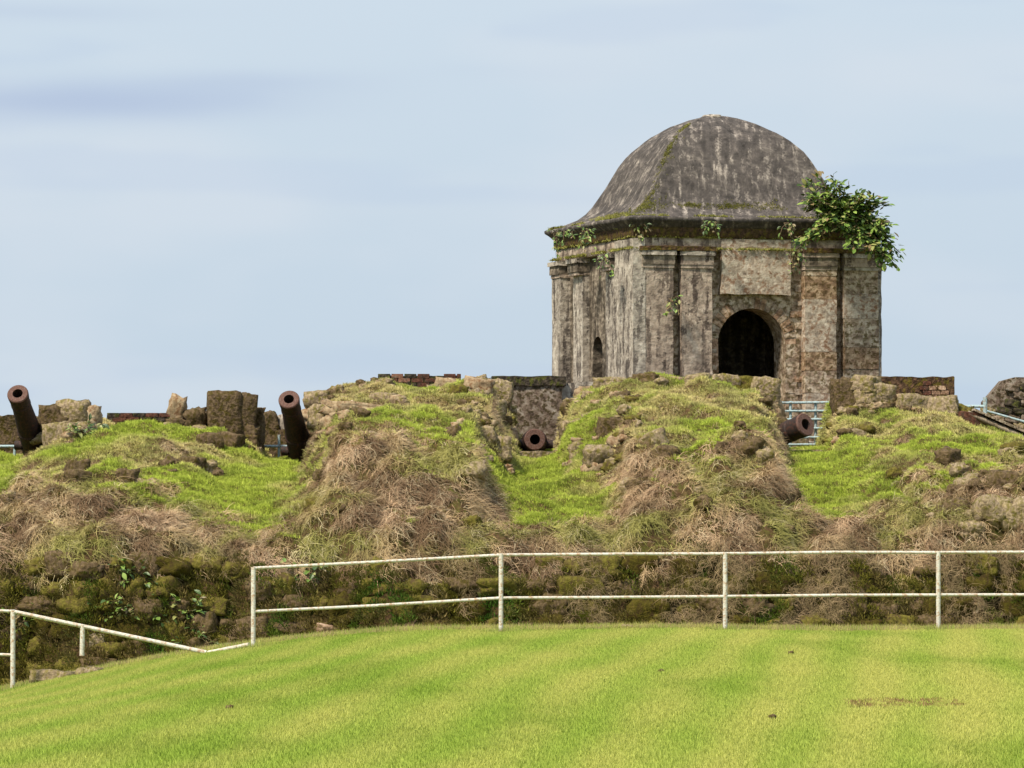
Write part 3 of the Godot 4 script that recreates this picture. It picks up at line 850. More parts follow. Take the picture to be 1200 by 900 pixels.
# ---------------------------------------------------------------- stones
const RUBBLE := [ # name, label, then each stone: x, y, distance, width, height
	["rubble_mound", "grey stone mass on the slope right beside the far left cannon", [[-7.43, 3.04, 70.20, 0.45, 0.45], [-7.12, 3.09, 70.20, 0.54, 0.51], [-6.84, 3.04, 70.20, 0.33, 0.39], [-7.22, 2.71, 69.16, 0.50, 0.50], [-6.89, 2.75, 69.31, 0.38, 0.44]]],
	["scattered_stones", "dark loose stones scattered down the grassy slope at left", [[-5.84, 2.06, 65.47, 0.36, 0.33], [-5.00, 2.23, 67.24, 0.37, 0.37], [-5.25, 2.26, 66.64, 0.28, 0.26], [-4.72, 2.26, 67.54, 0.23, 0.20], [-5.46, 1.97, 65.32, 0.25, 0.22], [-7.49, 1.82, 64.51, 0.19, 0.16]]],
	["broken_masonry", "upright broken masonry blocks left of the second tilted cannon", [[-4.70, 3.12, 70.70, 0.54, 0.75], [-4.36, 3.12, 70.70, 0.33, 0.72], [-5.46, 3.21, 70.70, 0.27, 0.39], [-5.18, 3.07, 70.70, 0.33, 0.33], [-4.85, 2.65, 69.43, 0.38, 0.32], [-4.54, 2.65, 69.91, 0.39, 0.33], [-4.31, 2.77, 70.70, 0.33, 0.36]]],
	["stone_ledge", "flat stone slabs forming a ledge right of the second tilted cannon", [[-3.17, 3.35, 70.70, 0.42, 0.31], [-2.76, 3.41, 70.70, 0.47, 0.25], [-2.39, 3.41, 70.70, 0.42, 0.22], [-2.14, 3.44, 70.70, 0.31, 0.19], [-2.43, 3.13, 67.78, 0.95, 0.23], [-3.05, 3.06, 69.88, 0.45, 0.39], [-2.72, 2.94, 67.51, 0.43, 0.26], [-2.02, 3.29, 68.44, 0.38, 0.29], [-1.79, 3.17, 67.72, 0.29, 0.23], [-2.70, 2.65, 65.92, 0.20, 0.17]]],
	["rubble_edge", "crumbling rubble edge left of the level cannon", [[-0.55, 3.51, 69.61, 0.44, 0.36], [-0.18, 3.46, 70.70, 0.36, 0.45], [-0.34, 3.16, 69.25, 0.44, 0.35], [-0.56, 2.98, 67.66, 0.35, 0.29], [-0.14, 3.07, 70.75, 0.30, 0.39], [-0.46, 2.73, 67.12, 0.40, 0.31], [-0.23, 2.54, 67.24, 0.43, 0.37], [-0.59, 2.47, 66.25, 0.31, 0.25], [-0.03, 2.72, 69.61, 0.24, 0.38], [-1.04, 3.60, 70.70, 0.39, 0.24], [-0.84, 3.44, 68.83, 0.29, 0.23]]],
	["rubble_edge", "crumbling rubble edge right of the level cannon below the guardhouse", [[1.76, 3.32, 68.77, 0.29, 0.26], [1.60, 3.60, 70.70, 0.51, 0.27], [1.33, 3.43, 72.04, 0.55, 0.34], [1.05, 3.19, 71.26, 0.42, 0.36], [1.22, 2.89, 68.86, 0.44, 0.35], [1.54, 2.83, 67.45, 0.40, 0.37], [1.66, 2.60, 66.76, 0.31, 0.28], [0.97, 2.83, 70.12, 0.36, 0.36], [1.31, 2.43, 66.43, 0.40, 0.31], [1.06, 2.50, 67.57, 0.32, 0.29], [1.85, 2.69, 66.73, 0.23, 0.23]]],
	["stone_footing", "row of pale stones along the mound top before the doorway", [[2.21, 3.66, 70.30, 0.42, 0.21], [2.59, 3.65, 70.33, 0.36, 0.18], [3.00, 3.67, 69.88, 0.39, 0.21], [3.48, 3.66, 70.70, 0.42, 0.24], [3.83, 3.59, 70.70, 0.42, 0.30], [4.11, 3.46, 70.70, 0.51, 0.54], [4.24, 3.19, 70.70, 0.36, 0.33], [4.21, 2.84, 68.50, 0.35, 0.41]]],
	["half_buried_stones", "dark half-buried stones in the mound front left of the level cannon", [[-2.48, 1.60, 62.95, 0.37, 0.29], [-1.24, 1.53, 62.95, 0.46, 0.27], [-1.53, 2.36, 64.78, 0.17, 0.14], [-1.24, 2.07, 64.06, 0.19, 0.16], [-2.14, 2.10, 64.09, 0.27, 0.22]]],
	["half_buried_stones", "grey half-buried stones in the straw mound below the guardhouse", [[1.84, 1.91, 64.39, 0.36, 0.36], [3.88, 2.07, 64.69, 0.33, 0.41], [3.40, 2.10, 64.36, 0.27, 0.27]]],
	["rubble_heap", "mossy rubble heap on the rampart right of the blue railing", [[5.43, 3.32, 70.70, 0.39, 0.75], [5.65, 3.07, 70.70, 0.39, 0.39], [5.98, 3.46, 70.70, 0.51, 0.36], [5.78, 3.63, 70.70, 0.42, 0.27], [6.19, 3.21, 70.70, 0.39, 0.36], [6.54, 3.24, 70.70, 0.63, 0.42], [7.03, 3.19, 70.70, 0.57, 0.42], [7.38, 3.05, 70.78, 0.30, 0.39], [5.43, 2.71, 68.98, 0.38, 0.32], [5.34, 2.79, 70.51, 0.27, 0.33]]],
	["rock_outcrop", "dark rock outcrop breaking the straw at the far right", [[6.78, 1.91, 63.82, 0.54, 0.41], [7.25, 1.98, 63.49, 0.59, 0.38], [6.96, 1.61, 62.56, 0.48, 0.40], [6.43, 1.58, 62.86, 0.40, 0.35], [7.32, 1.58, 62.53, 0.45, 0.40], [6.64, 1.34, 62.44, 0.37, 0.29]]],
	["edge_stones", "low loose stones along the lawn's edge at the wall foot", [[-6.26, -0.67, 59.44, 0.56, 0.25], [-5.75, -0.57, 59.05, 0.30, 0.18], [-5.94, -0.26, 61.57, 0.37, 0.26], [-2.61, -0.06, 61.75, 0.37, 0.16], [1.60, 0.01, 60.04, 0.18, 0.10], [3.53, 0.13, 61.81, 0.39, 0.29], [6.64, 0.25, 61.93, 0.18, 0.34]]]]

func make_rubble() -> void:
	for r in RUBBLE:
		var first: Array = r[2][0]
		var o := thing(r[0], Vector3(first[0], bank_y(first[0], first[2]), -first[2]), r[1], "rubble", "rubble on the rampart")
		if r[0] == "broken_masonry": put("core", lumpy_box(Vector3(-5.6, TERRACE - 0.2, -71.6), Vector3(-4.1, 3.2, -71.0), 0.07, 77), M.stone_dark, o, Transform3D(Basis(), -o.position))
		for q in r[2]:
			var dark: bool = r[0] in ["half_buried_stones", "rock_outcrop", "scattered_stones"]
			var mats: Array = [M.stone_dark, M.stone_dark, M.stone] if dark else [M.stone, M.stone, M.stone_dark, M.stone_tan, M.moss]
			if r[0] == "edge_stones": mats = [M.stone, M.stone_rose]
			if r[0] == "broken_masonry" or r[0] == "stone_ledge": mats = [M.stone, M.stone_tan, M.stone_dark]
			if r[0] == "rubble_mound": mats = [M.stone, M.stone_dark, M.stone_tan]
			var w: float = q[3]
			var h: float = q[4]
			var y: float = q[1]
			var gap := y - h / 2.0 - bank_y(q[0], q[2])
			if gap > -0.04 and q[2] > 61.0:
				var low := y - h / 2.0
				var ground := bank_y(q[0], q[2])
				while low > ground - 0.04:
					var g := minf(rng.randf_range(0.16, 0.3), low - ground + 0.1)
					put("stone", (rough_blocks if rng.randf() < 0.6 else rocks)[rng.randi() % 8], mats[rng.randi() % mats.size()], o,
						pose(Vector3(q[0] + rng.randf_range(-0.04, 0.04), low - g / 2.0 + 0.02, -q[2] - w * 0.12) - o.position, Vector3(w * rng.randf_range(0.95, 1.25), g + 0.05, w * rng.randf_range(0.9, 1.2)), Vector3(0, rng.randf_range(-0.6, 0.6), rng.randf_range(-0.08, 0.08))))
					low -= g
			var squared: bool = (w > 0.35 or h > 0.45) and r[0] != "rock_outcrop"
			put("stone", (worn_blocks if r[0] == "broken_masonry" and h > 0.5 else rough_blocks if squared else rocks)[rng.randi() % 8], mats[rng.randi() % mats.size()], o,
				pose(Vector3(q[0], y, -q[2] - w * 0.12) - o.position, Vector3(w, h, w * rng.randf_range(0.7, 1.0)), Vector3(rng.randf_range(-0.15, 0.15), rng.randf_range(-0.5, 0.5), rng.randf_range(-0.15, 0.15))))
			if r[0] == "edge_stones": continue
			for k in (6 if r[0] in ["rubble_edge", "rubble_heap", "rock_outcrop", "stone_ledge"] else 2): # smaller pieces lying round it
				var x: float = q[0] + rng.randf_range(-0.9, 0.9) * w
				var d: float = q[2] + rng.randf_range(-0.35, 0.25)
				var s := rng.randf_range(0.06, 0.18)
				put("small_stone", rocks[rng.randi() % 8], mats[rng.randi() % mats.size()], o, pose(Vector3(x, bank_y(x, d) + s * 0.15, -d) - o.position, Vector3(s * 1.2, s * 0.8, s), Vector3(0, rng.randf() * TAU, 0)))

	# stones that weather out of the two steep mound fronts
	for q in [[-2.9, -0.5, "stones_in_bank", "small stones showing in the brown bank left of the level cannon"], [1.7, 4.1, "stones_in_bank", "small stones showing in the brown bank below the guardhouse"], [-9.0, -5.2, "stones_in_bank", "small stones showing in the bank above the sagging railing"], [5.6, 9.0, "stones_in_bank", "small stones showing in the bank at the right edge"]]:
		var o := thing(q[2], Vector3(q[0], bank_y(q[0], 63.0), -63.0), q[3], "rubble", "rubble on the rampart")
		for k in 15:
			var x := rng.randf_range(q[0], q[1])
			var d := rng.randf_range(62.3, 66.2)
			var s := rng.randf_range(0.1, 0.32)
			put("stone", (rocks if k % 3 else rough_blocks)[rng.randi() % 8], [M.stone_dark, M.stone_dark, M.moss, M.stone][rng.randi() % 4], o, pose(Vector3(x, bank_y(x, d) + s * 0.12, -d) - o.position, Vector3(s * 1.25, s * 0.9, s), Vector3(rng.randf_range(-0.4, 0.4), rng.randf() * TAU, rng.randf_range(-0.3, 0.3))))

func make_retaining_wall() -> void:
	var o := thing("retaining_wall", Vector3(0, 0, -61.5), "low dry-stone wall of mossy boulders along the rampart's foot", "wall")
	var y := -0.95
	var n := 0
	while y < 1.2:
		var x := -9.4 + rng.randf() * 0.3
		while x < 9.4:
			var w := rng.randf_range(0.3, 0.62)
			var top := 0.85 + 0.35 * broad.get_noise_2d(x * 0.8, 77.0)
			if y > lawn_y(x, 59.0) - 0.15 and y < top and rng.randf() < 0.86:
				var d := 61.0
				while d < 62.8 and bank_y(x, d) < y: d += 0.03
				var h := rng.randf_range(0.24, 0.38)
				put("stone", (rocks if rng.randf() < 0.6 else rough_blocks)[rng.randi() % 8], [M.moss, M.moss, M.moss_dark, M.moss_dark, M.stone_dark, M.stone_dark, M.moss][rng.randi() % 7], o,
					pose(Vector3(x, y + rng.randf_range(-0.06, 0.06), -d - 0.06 + rng.randf_range(-0.05, 0.05)) - o.position, Vector3(w, h, rng.randf_range(0.3, 0.45)), Vector3(rng.randf_range(-0.3, 0.3), rng.randf_range(-0.4, 0.4), rng.randf_range(-0.25, 0.25))))
				n += 1
			x += w * rng.randf_range(0.85, 1.1)
		y += 0.29
	print("wall stones ", n)

func make_clods() -> void:
	for q in [[1.6, 46.5, "tiny dark clod on the lawn, left of two below the right railing bays"], [3.3, 51.3, "tiny dark clod on the lawn nearest the third railing post"], [-2.6, 40.0, "tiny dark clod alone on the lawn's left half"], [2.25, 37.5, "tiny dark clod low on the lawn left of the brown scar"]]:
		var c := put("clod", rocks[rng.randi() % 8], M.stone_dark, null, pose(Vector3(q[0], lawn_y(q[0], q[1]) + 0.02, -q[1]), Vector3(0.06, 0.05, 0.055), Vector3(0, rng.randf() * TAU, 0)))
		tag(c, q[2], "clod", "clods on the lawn", "thing")

# ---------------------------------------------------------------- ruined walls behind the rampart
func brick_wall(called: String, label: String, x0: float, x1: float, d: float, top: float, thick: float, core: Material, courses: int, mats: Array, slope := 0.0) -> Node3D:
	var o := thing(called, Vector3((x0 + x1) / 2.0, TERRACE, -d), label, "wall")
	var hx := (x1 - x0) / 2.0
	var y1 := top - TERRACE
	var bh := 0.075
	var ct := y1 - bh * courses
	put("core", lumpy_box(Vector3(-hx + 0.01, -0.25, -thick), Vector3(hx - 0.01, y1 - 0.035, 0.0), 0.012, int(d * 10 + x0 * 7)), core, o)
	for c in courses:
		var x := -hx - (0.1 if c % 2 else 0.0)
		while x < hx - 0.02:
			var w := minf(0.21, hx - x)
			var a := maxf(x, -hx)
			if x + w - a > 0.05 and not (c == courses - 1 and rng.randf() < 0.12):
				put("brick", slabs[rng.randi() % 8], mats[rng.randi() % mats.size()], o, pose(Vector3((a + x + w) / 2.0, ct + bh * (c + 0.5), -thick / 2.0 + rng.randf_range(-0.006, 0.006)), Vector3(x + w - a - 0.012, bh - 0.008, thick + 0.03), Vector3(0, rng.randf_range(-0.02, 0.02), 0)))
			x += 0.222
	return o

func lumpy_box(lo: Vector3, hi: Vector3, wear: float, seed_: int) -> ArrayMesh:
	var f := FastNoiseLite.new()
	f.seed = seed_
	f.frequency = 1.1
	f.fractal_octaves = 4
	var st := begin()
	st.set_smooth_group(0)
	var size := hi - lo
	var mid := (hi + lo) / 2.0
	for ax: int in 3:
		var u: int = (ax + 1) % 3
		var w: int = (ax + 2) % 3
		var nu := maxi(2, int(size[u] / 0.09))
		var nw := maxi(2, int(size[w] / 0.09))
		for s in [-1.0, 1.0]:
			st.set_smooth_group(ax * 2 + (1 if s > 0 else 0))
			for i in nu:
				for j in nw:
					var p := []
					for k in [[0, 0], [1, 0], [1, 1], [0, 1]]:
						var v := Vector3.ZERO
						v[ax] = s * size[ax] / 2.0
						v[u] = size[u] * (-0.5 + float(i + k[0]) / nu)
						v[w] = size[w] * (-0.5 + float(j + k[1]) / nw)
						var at := mid + v
						p.append(at + Vector3(f.get_noise_3dv(at * 2.0), f.get_noise_3dv(at * 2.0 + Vector3(31, 0, 0)), f.get_noise_3dv(at * 2.0 + Vector3(0, 47, 0))) * wear * 2.0)
					if s > 0: quad(st, p[0], p[1], p[2], p[3])
					else: quad(st, p[3], p[2], p[1], p[0])
	return done(st)

func make_ruins() -> void:
	pass
	brick_wall("brick_parapet", "low dark-red brick parapet showing above the mound left of the guardhouse", -2.27, -0.86, 73.2, 3.86, 0.4, M.plaster_dark, 3, [M.plaster_dark, M.brick, M.brick_dark])
	brick_wall("brick_parapet", "short reddish brick parapet beyond the grassy slope at left", -6.85, -5.4, 73.2, 3.2, 0.4, M.brick_dark, 3, [M.brick_dark, M.plaster_dark])
	var o := thing("plastered_wall", Vector3(0.28, TERRACE, -72.9), "stained grey plastered wall with dark coping behind the level cannon", "wall")
	put("face", lumpy_box(Vector3(-0.58, -0.3, -0.5), Vector3(0.56, 1.22, 0.0), 0.012, 5), M.plaster_warm_dark, o)
	put("coping", lumpy_box(Vector3(-0.62, 1.2, -0.55), Vector3(0.62, 1.36, 0.04), 0.012, 6), M.plaster_dark, o)
	o = thing("low_wall", Vector3(1.3, TERRACE, -73.3), "pale broken low wall at the foot of the guardhouse's left side", "wall")
	put("face", lumpy_box(Vector3(-0.45, -0.3, -0.5), Vector3(0.35, 1.26, 0.0), 0.03, 15), M.plaster, o)
	put("broken_end", lumpy_box(Vector3(0.34, -0.3, -0.46), Vector3(0.82, 1.02, 0.05), 0.06, 16), M.stone_pale, o)
	o = thing("parapet_wall", Vector3(6.9, TERRACE, -73.6), "dark weathered wall with a brick-red patch right of the guardhouse", "wall")
	put("face", lumpy_box(Vector3(-0.75, -0.3, -0.5), Vector3(0.62, 1.36, 0.0), 0.022, 25), M.plaster_dark_warm, o)
	for k in 16:
		var x := 0.1 + 0.15 * (k % 3) + (0.05 if (k / 3) % 2 else 0.0)
		put("brick", slabs[k % 8], M.brick_pale if k % 3 else M.brick_dark, o, pose(Vector3(x, 0.85 + 0.082 * (k / 3), 0.0), Vector3(0.14, 0.07, 0.07), Vector3(0, 0, rng.randf_range(-0.03, 0.03))))
	o = thing("broken_wall", Vector3(8.9, TERRACE, -72.3), "reddish broken wall with a slanting top beside the plank ramp", "wall")
	var st := begin()
	prism(st, PackedVector2Array([Vector2(-1.02, -0.3), Vector2(-1.02, 0.92), Vector2(-0.72, 1.27), Vector2(-0.5, 1.33), Vector2(1.5, 1.3), Vector2(1.5, -0.3)]), -0.5, 0.0)
	put("core", done(st), M.plaster_warm_dark, o)
	for k in 34:
		var c := k / 6
		var x := -0.95 + 0.27 * (k % 6) + (0.13 if c % 2 else 0.0)
		var y := 0.5 + 0.13 * c
		if y > 0.85 and x < -0.72 + (y - 0.85) * 0.5: continue
		put("stone", rough_blocks[k % 8], [M.plaster_warm_dark, M.plaster_dark, M.stone, M.plaster_warm][rng.randi() % 4], o, pose(Vector3(x, y, 0.0), Vector3(0.25, 0.12, 0.12), Vector3(0, 0, -0.22)))
	o = thing("stone_wall", Vector3(-8.75, TERRACE, -72.6), "dark stone wall end behind the far left cannon", "wall")
	put("face", lumpy_box(Vector3(-2.0, -0.3, -0.5), Vector3(0.95, 0.68, 0.0), 0.05, 35), M.stone_dark, o)
	o = thing("stone_wall", Vector3(-3.95, TERRACE, -72.7), "low dark stone wall behind the pale railing left of the second cannon", "wall")
	put("face", lumpy_box(Vector3(-0.5, -0.3, -0.4), Vector3(1.1, 0.42, 0.0), 0.05, 36), M.stone_dark, o)
	for k in 5:
		put("stone", rough_blocks[k % 8], [M.stone, M.stone_dark, M.plaster][k % 3], o, pose(Vector3(-0.42 + 0.3 * k, 0.5, -0.15), Vector3(0.24, 0.4 + 0.1 * (k % 2), 0.28), Vector3(0, 0.3 * k, 0.06)))
	# gun platforms: stone slabs under the two level cannons
	for q in [[0.36, 2.44, 68.95, 0.42, "flat stone sill under the level cannon"], [4.75, 2.46, 69.0, 0.5, "flat stone sill under the cannon below the guardhouse"]]:
		o = thing("stone_sill", Vector3(q[0], q[1], -q[2]), q[4], "sill", "stone sills under the cannons")
		put("slab", lumpy_box(Vector3(-q[3], -0.3, -2.6), Vector3(q[3], 0.07, 0.12), 0.02, 55), M.stone, o)
	# painted pipe railings on the terrace
	o = thing("blue_railing", Vector3(4.95, TERRACE, -72.3), "pale blue pipe railing under the guardhouse behind the right cannon", "railing")
	for y in [0.2, 0.32, 0.47, 0.62, 0.76, 0.9]:
		put("rail", tube_mesh(Vector3(-0.5, y, 0.02 * sin(y * 40.0)), Vector3(0.52, y + 0.01, 0), 0.02, 0.02, 8), M.blue_paint, o)
	for x in [-0.46, -0.3, 0.12, 0.46]:
		put("post", tube_mesh(Vector3(x, -0.1, -0.045), Vector3(x, 0.93, -0.045), 0.024, 0.024, 8), M.blue_paint, o)
	o = thing("pale_railing", Vector3(-3.9, TERRACE, -71.4), "pale low railing on the terrace left of the second cannon", "railing")
	put("rail", tube_mesh(Vector3(-0.42, 0.17, 0), Vector3(0.4, 0.17, 0), 0.022, 0.022, 8), M.blue_paint, o)
	for x in [-0.36, 0.06, 0.32]:
		put("post", tube_mesh(Vector3(x, -0.12, -0.02), Vector3(x, 0.36 if x < 0.2 else 0.15, -0.02), 0.022, 0.022, 8), M.blue_paint, o)
	o = thing("pale_railing", Vector3(-9.1, TERRACE, -71.4), "pale low railing at the photo's left edge beside the first cannon", "railing")
	put("rail", tube_mesh(Vector3(-1.0, 0.17, 0), Vector3(0.95, 0.17, 0), 0.022, 0.022, 8), M.blue_paint, o)
	for x in [-0.9, 0.05, 0.9]:
		put("post", tube_mesh(Vector3(x, -0.12, -0.02), Vector3(x, 0.19, -0.02), 0.022, 0.022, 8), M.blue_paint, o)
	o = thing("blue_railing", Vector3(7.75, TERRACE, -71.6), "blue-grey railing post and rail at the top of the plank ramp", "railing")
	put("post", tube_mesh(Vector3(0.07, 0.2, 0), Vector3(0.07, 0.98, 0), 0.035, 0.035, 8), M.blue_paint, o)
	put("rail", tube_mesh(Vector3(-0.36, 0.83, 0), Vector3(0.07, 0.83, 0), 0.025, 0.025, 8), M.blue_paint, o)
	put("sloping_rail", tube_mesh(Vector3(0.07, 0.76, 0), Vector3(1.5, 0.35, 0.1), 0.02, 0.02, 8), M.blue_paint, o)
	# plank ramp going down to the right
	o = thing("plank_ramp", Vector3(7.5, 3.2, -70.4), "weathered plank ramp sloping down at the right edge", "ramp")
	var run := Vector3(1.9, -0.84, 0.25)
	for s in [0.0, 0.62]:
		var a := Vector3(-0.1, -0.05, -s)
		st = begin()
		tube(st, a, a + run, 0.05, 0.05, 4)
		put("beam", done(st), M.timber, o)
	for k in 11:
		var c := Vector3(0, 0.012, -0.31) + run * (k + 0.5) / 11.0
		put("plank", slabs[k % 8], M.timber, o, Transform3D(Basis(Vector3.BACK, -0.416) * Basis.from_scale(Vector3(0.175, 0.04, 0.78)), c))
	put("footing", lumpy_box(Vector3(-0.25, -0.75, -0.7), Vector3(0.12, -0.03, 0.05), 0.03, 61), M.brick_dark, o)
	put("footing", lumpy_box(Vector3(1.0, -1.3, -0.6), Vector3(1.5, -0.55, 0.2), 0.03, 62), M.stone, o)

# ---------------------------------------------------------------- plants
func leaf_mesh(fold: float, bend: float) -> ArrayMesh: # 1 long along +z, points away from its stalk
	var st := begin()
	st.set_smooth_group(-1)
	var w := [0.02, 0.2, 0.27, 0.2, 0.0]
	for i in 4:
		var z0 := i / 4.0
		var z1 := (i + 1) / 4.0
		var y0 := -bend * z0 * z0
		var y1 := -bend * z1 * z1
		for s in [-1.0, 1.0]:
			var a := Vector3(0, y0, z0)
			var b := Vector3(0, y1, z1)
			var c := Vector3(s * w[i + 1], y1 + fold * w[i + 1], z1)
			var d := Vector3(s * w[i], y0 + fold * w[i], z0)
			for v in ([a, b, c, a, c, d] if s > 0 else [a, c, b, a, d, c]): st.add_vertex(v)
	return done(st)

func leaf_materials() -> Array:
	var out := []
	for c in leaf_tints:
		var m := StandardMaterial3D.new()
		m.albedo_color = c.linear_to_srgb()
		m.roughness = 0.5
		m.cull_mode = BaseMaterial3D.CULL_DISABLED
		m.backlight = Color(0.35, 0.4, 0.2)
		out.append(m)
	return out

func grow(called: String, label: String, category: String, root: Vector3, shoots: Array, leaf: float, per: int, group := "", more := 0) -> void:
	# shoots: [start, tip, thickness] relative to the root; leaves sit along the outer two thirds of each
	var o := thing(called, root, label, category, group)
	var rows := PackedFloat32Array()
	for s in shoots:
		var a: Vector3 = s[0]
		var b: Vector3 = s[1]
		var m := (a + b) / 2.0 + Vector3(rng.randf_range(-0.05, 0.05), 0.04, rng.randf_range(-0.05, 0.05))
		var st := begin()
		tube(st, a, m, s[2], s[2] * 0.75, 6)
		tube(st, m, b, s[2] * 0.75, s[2] * 0.35, 6)
		put("stem", done(st), M.bark, o)
		for k in per + more:
			var t := 0.25 + 0.75 * (k + rng.randf()) / (per + more)
			var p := a.lerp(m, t * 2.0) if t < 0.5 else m.lerp(b, t * 2.0 - 1.0)
			var dir := ((b - a).normalized() * 0.5 + Vector3(rng.randf_range(-1, 1), rng.randf_range(-0.7, 0.5), rng.randf_range(-0.6, 1.0))).normalized()
			var l := leaf * rng.randf_range(0.6, 1.2)
			var basis_ := Basis.looking_at(-dir, Vector3.UP.slerp(Vector3(rng.randf_range(-1, 1), 0.3, 0.6).normalized(), 0.45)) * Basis.from_scale(Vector3(l, l, l))
			if k % (per + more) >= per or (more > 0 and k % 3 == 1):
				var c: Color = leaf_tints[rng.randi() % leaf_tints.size()]
				add_row(rows, basis_, p + dir * 0.03 + Vector3(rng.randfn(0.0, 0.05), rng.randfn(0.0, 0.05), rng.randfn(0.0, 0.05)), c)
				continue
			put("leaf", leaf_shapes[rng.randi() % leaf_shapes.size()], leaf_mats[rng.randi() % leaf_mats.size()], o, Transform3D(basis_, p + dir * 0.03))

	if rows.size():
		var mm := MultiMesh.new()
		mm.transform_format = MultiMesh.TRANSFORM_3D
		mm.use_colors = true
		mm.mesh = leaf_shapes[0]
		mm.instance_count = rows.size() / 16
		mm.buffer = rows
		var i := MultiMeshInstance3D.new()
		i.multimesh = mm
		i.material_override = M.leaf
		i.name = "small_leaves"
		i.set_meta("kind", "stuff")
		o.add_child(i)

func make_plants() -> void:
	for k in 3: leaf_shapes.append(leaf_mesh(0.2 + 0.15 * k, 0.1 + 0.15 * k))
	leaf_mats = leaf_materials()
	var V := func(x: float, y: float, z: float) -> Vector3: return Vector3(x, y, z)
	# shrub rooted in the roof's right-hand corner
	var sh := []
	for q in [[-0.62, 0.62, 0.25], [-0.5, 0.25, 0.35], [-0.35, 0.72, 0.1], [-0.2, 0.42, 0.3], [-0.1, 0.68, 0.2], [0.05, 0.5, 0.25], [0.12, 0.2, 0.4], [0.3, 0.32, 0.3], [-0.3, -0.05, 0.5], [0.0, -0.1, 0.55], [0.3, -0.2, 0.45], [0.45, 0.0, 0.35], [0.62, -0.2, 0.35], [0.85, -0.32, 0.3], [1.02, -0.6, 0.3], [0.92, -0.8, 0.3], [0.75, -0.85, 0.35], [0.8, -0.65, 0.35], [0.5, -0.5, 0.45], [-0.75, -0.45, 0.45], [-0.55, -0.3, 0.5], [0.2, -0.5, 0.5]]:
		sh.append([V.call(q[0] * 0.25, -0.02, q[2] * 0.3), V.call(q[0], q[1], q[2]), 0.022])
	for k in 16: sh.append([V.call(rng.randf_range(-0.2, 0.3), 0.0, 0.15), V.call(rng.randf_range(-0.65, 0.8), rng.randf_range(-0.35, 0.5), rng.randf_range(0.1, 0.5)), 0.014])
	grow("roof_shrub", "leafy green shrub growing from the roof's right corner", "shrub", Vector3(5.75, 6.62, -75.75), sh, 0.125, 11, "", 70)
	# ferns and creepers along the cornice and walls
	var tufts := [[1.28, 6.36, 76.3, 0.36, 9, "green fern hanging from the cornice's left side"], [1.0, 6.4, 77.0, 0.26, 6, "smaller fern on the cornice near the left corner"], [3.48, 6.42, 75.15, 0.3, 7, "bright green fern on the cornice above the doorway's left edge"],
		[2.77, 5.12, 75.2, 0.26, 6, "small green plant between the two left pilasters"], [1.62, 5.85, 75.4, 0.34, 6, "thin creeper hanging beside the guardhouse's near corner"], [4.95, 5.95, 75.3, 0.4, 8, "green creeper hanging right of the panel over the doorway"], [0.78, 6.42, 78.2, 0.4, 8, "fern hanging at the cornice's far left end"], [4.72, 6.42, 75.0, 0.3, 7, "fern on the cornice just left of the roof shrub"], [2.2, 6.42, 75.2, 0.22, 6, "low fern on the cornice right of the near corner"]]
	for t in tufts:
		var q := []
		for k in t[4]:
			q.append([Vector3(rng.randf_range(-0.07, 0.07), 0.1, -0.06), Vector3(rng.randf_range(-0.16, 0.16), rng.randf_range(-0.9, 0.45) * t[3], rng.randf_range(0.06, 0.22)), 0.007])
		grow("wall_fern", t[5], "plant", Vector3(t[0], t[1], -t[2]), q, 0.085, 5, "ferns on the guardhouse")
	# broad-leaved weeds on the rampart's foot at left and here and there
	for t in [[-5.4, 0.65, "leafy weed high on the wall foot at left"], [-4.7, 0.15, "larger bright weed on the wall foot left of the railing's first post"], [-5.7, 0.2, "weed on the wall foot above the sloping rail"], [-4.4, -0.2, "weed just above the sloping rail's lower end"], [-3.0, 0.75, "weed behind the railing's first bay"], [-6.9, 0.05, "weed behind the sagging railing's post"]]:
		var d := 61.0
		while d < 62.8 and bank_y(t[0], d) < t[1]: d += 0.03
		var q := []
		for k in 12:
			q.append([Vector3(rng.randf_range(-0.2, 0.2), -0.05, -0.05), Vector3(rng.randf_range(-0.4, 0.4), rng.randf_range(-0.15, 0.3), rng.randf_range(0.1, 0.3)), 0.006])
		grow("weed", t[2], "plant", Vector3(t[0], t[1], -d), q, 0.11, 7, "weeds on the rampart foot")
	var q2 := []
	for k in 8: q2.append([Vector3(rng.randf_range(-0.2, 0.2), -0.05, 0), Vector3(rng.randf_range(-0.35, 0.35), rng.randf_range(0.05, 0.3), rng.randf_range(0.0, 0.2)), 0.007])
	grow("weed", "dark green bushy weed at the foot of the stone mass beside the first cannon", "plant", Vector3(-6.75, bank_y(-6.75, 69.0), -69.0), q2, 0.12, 7, "weeds on the rampart foot")

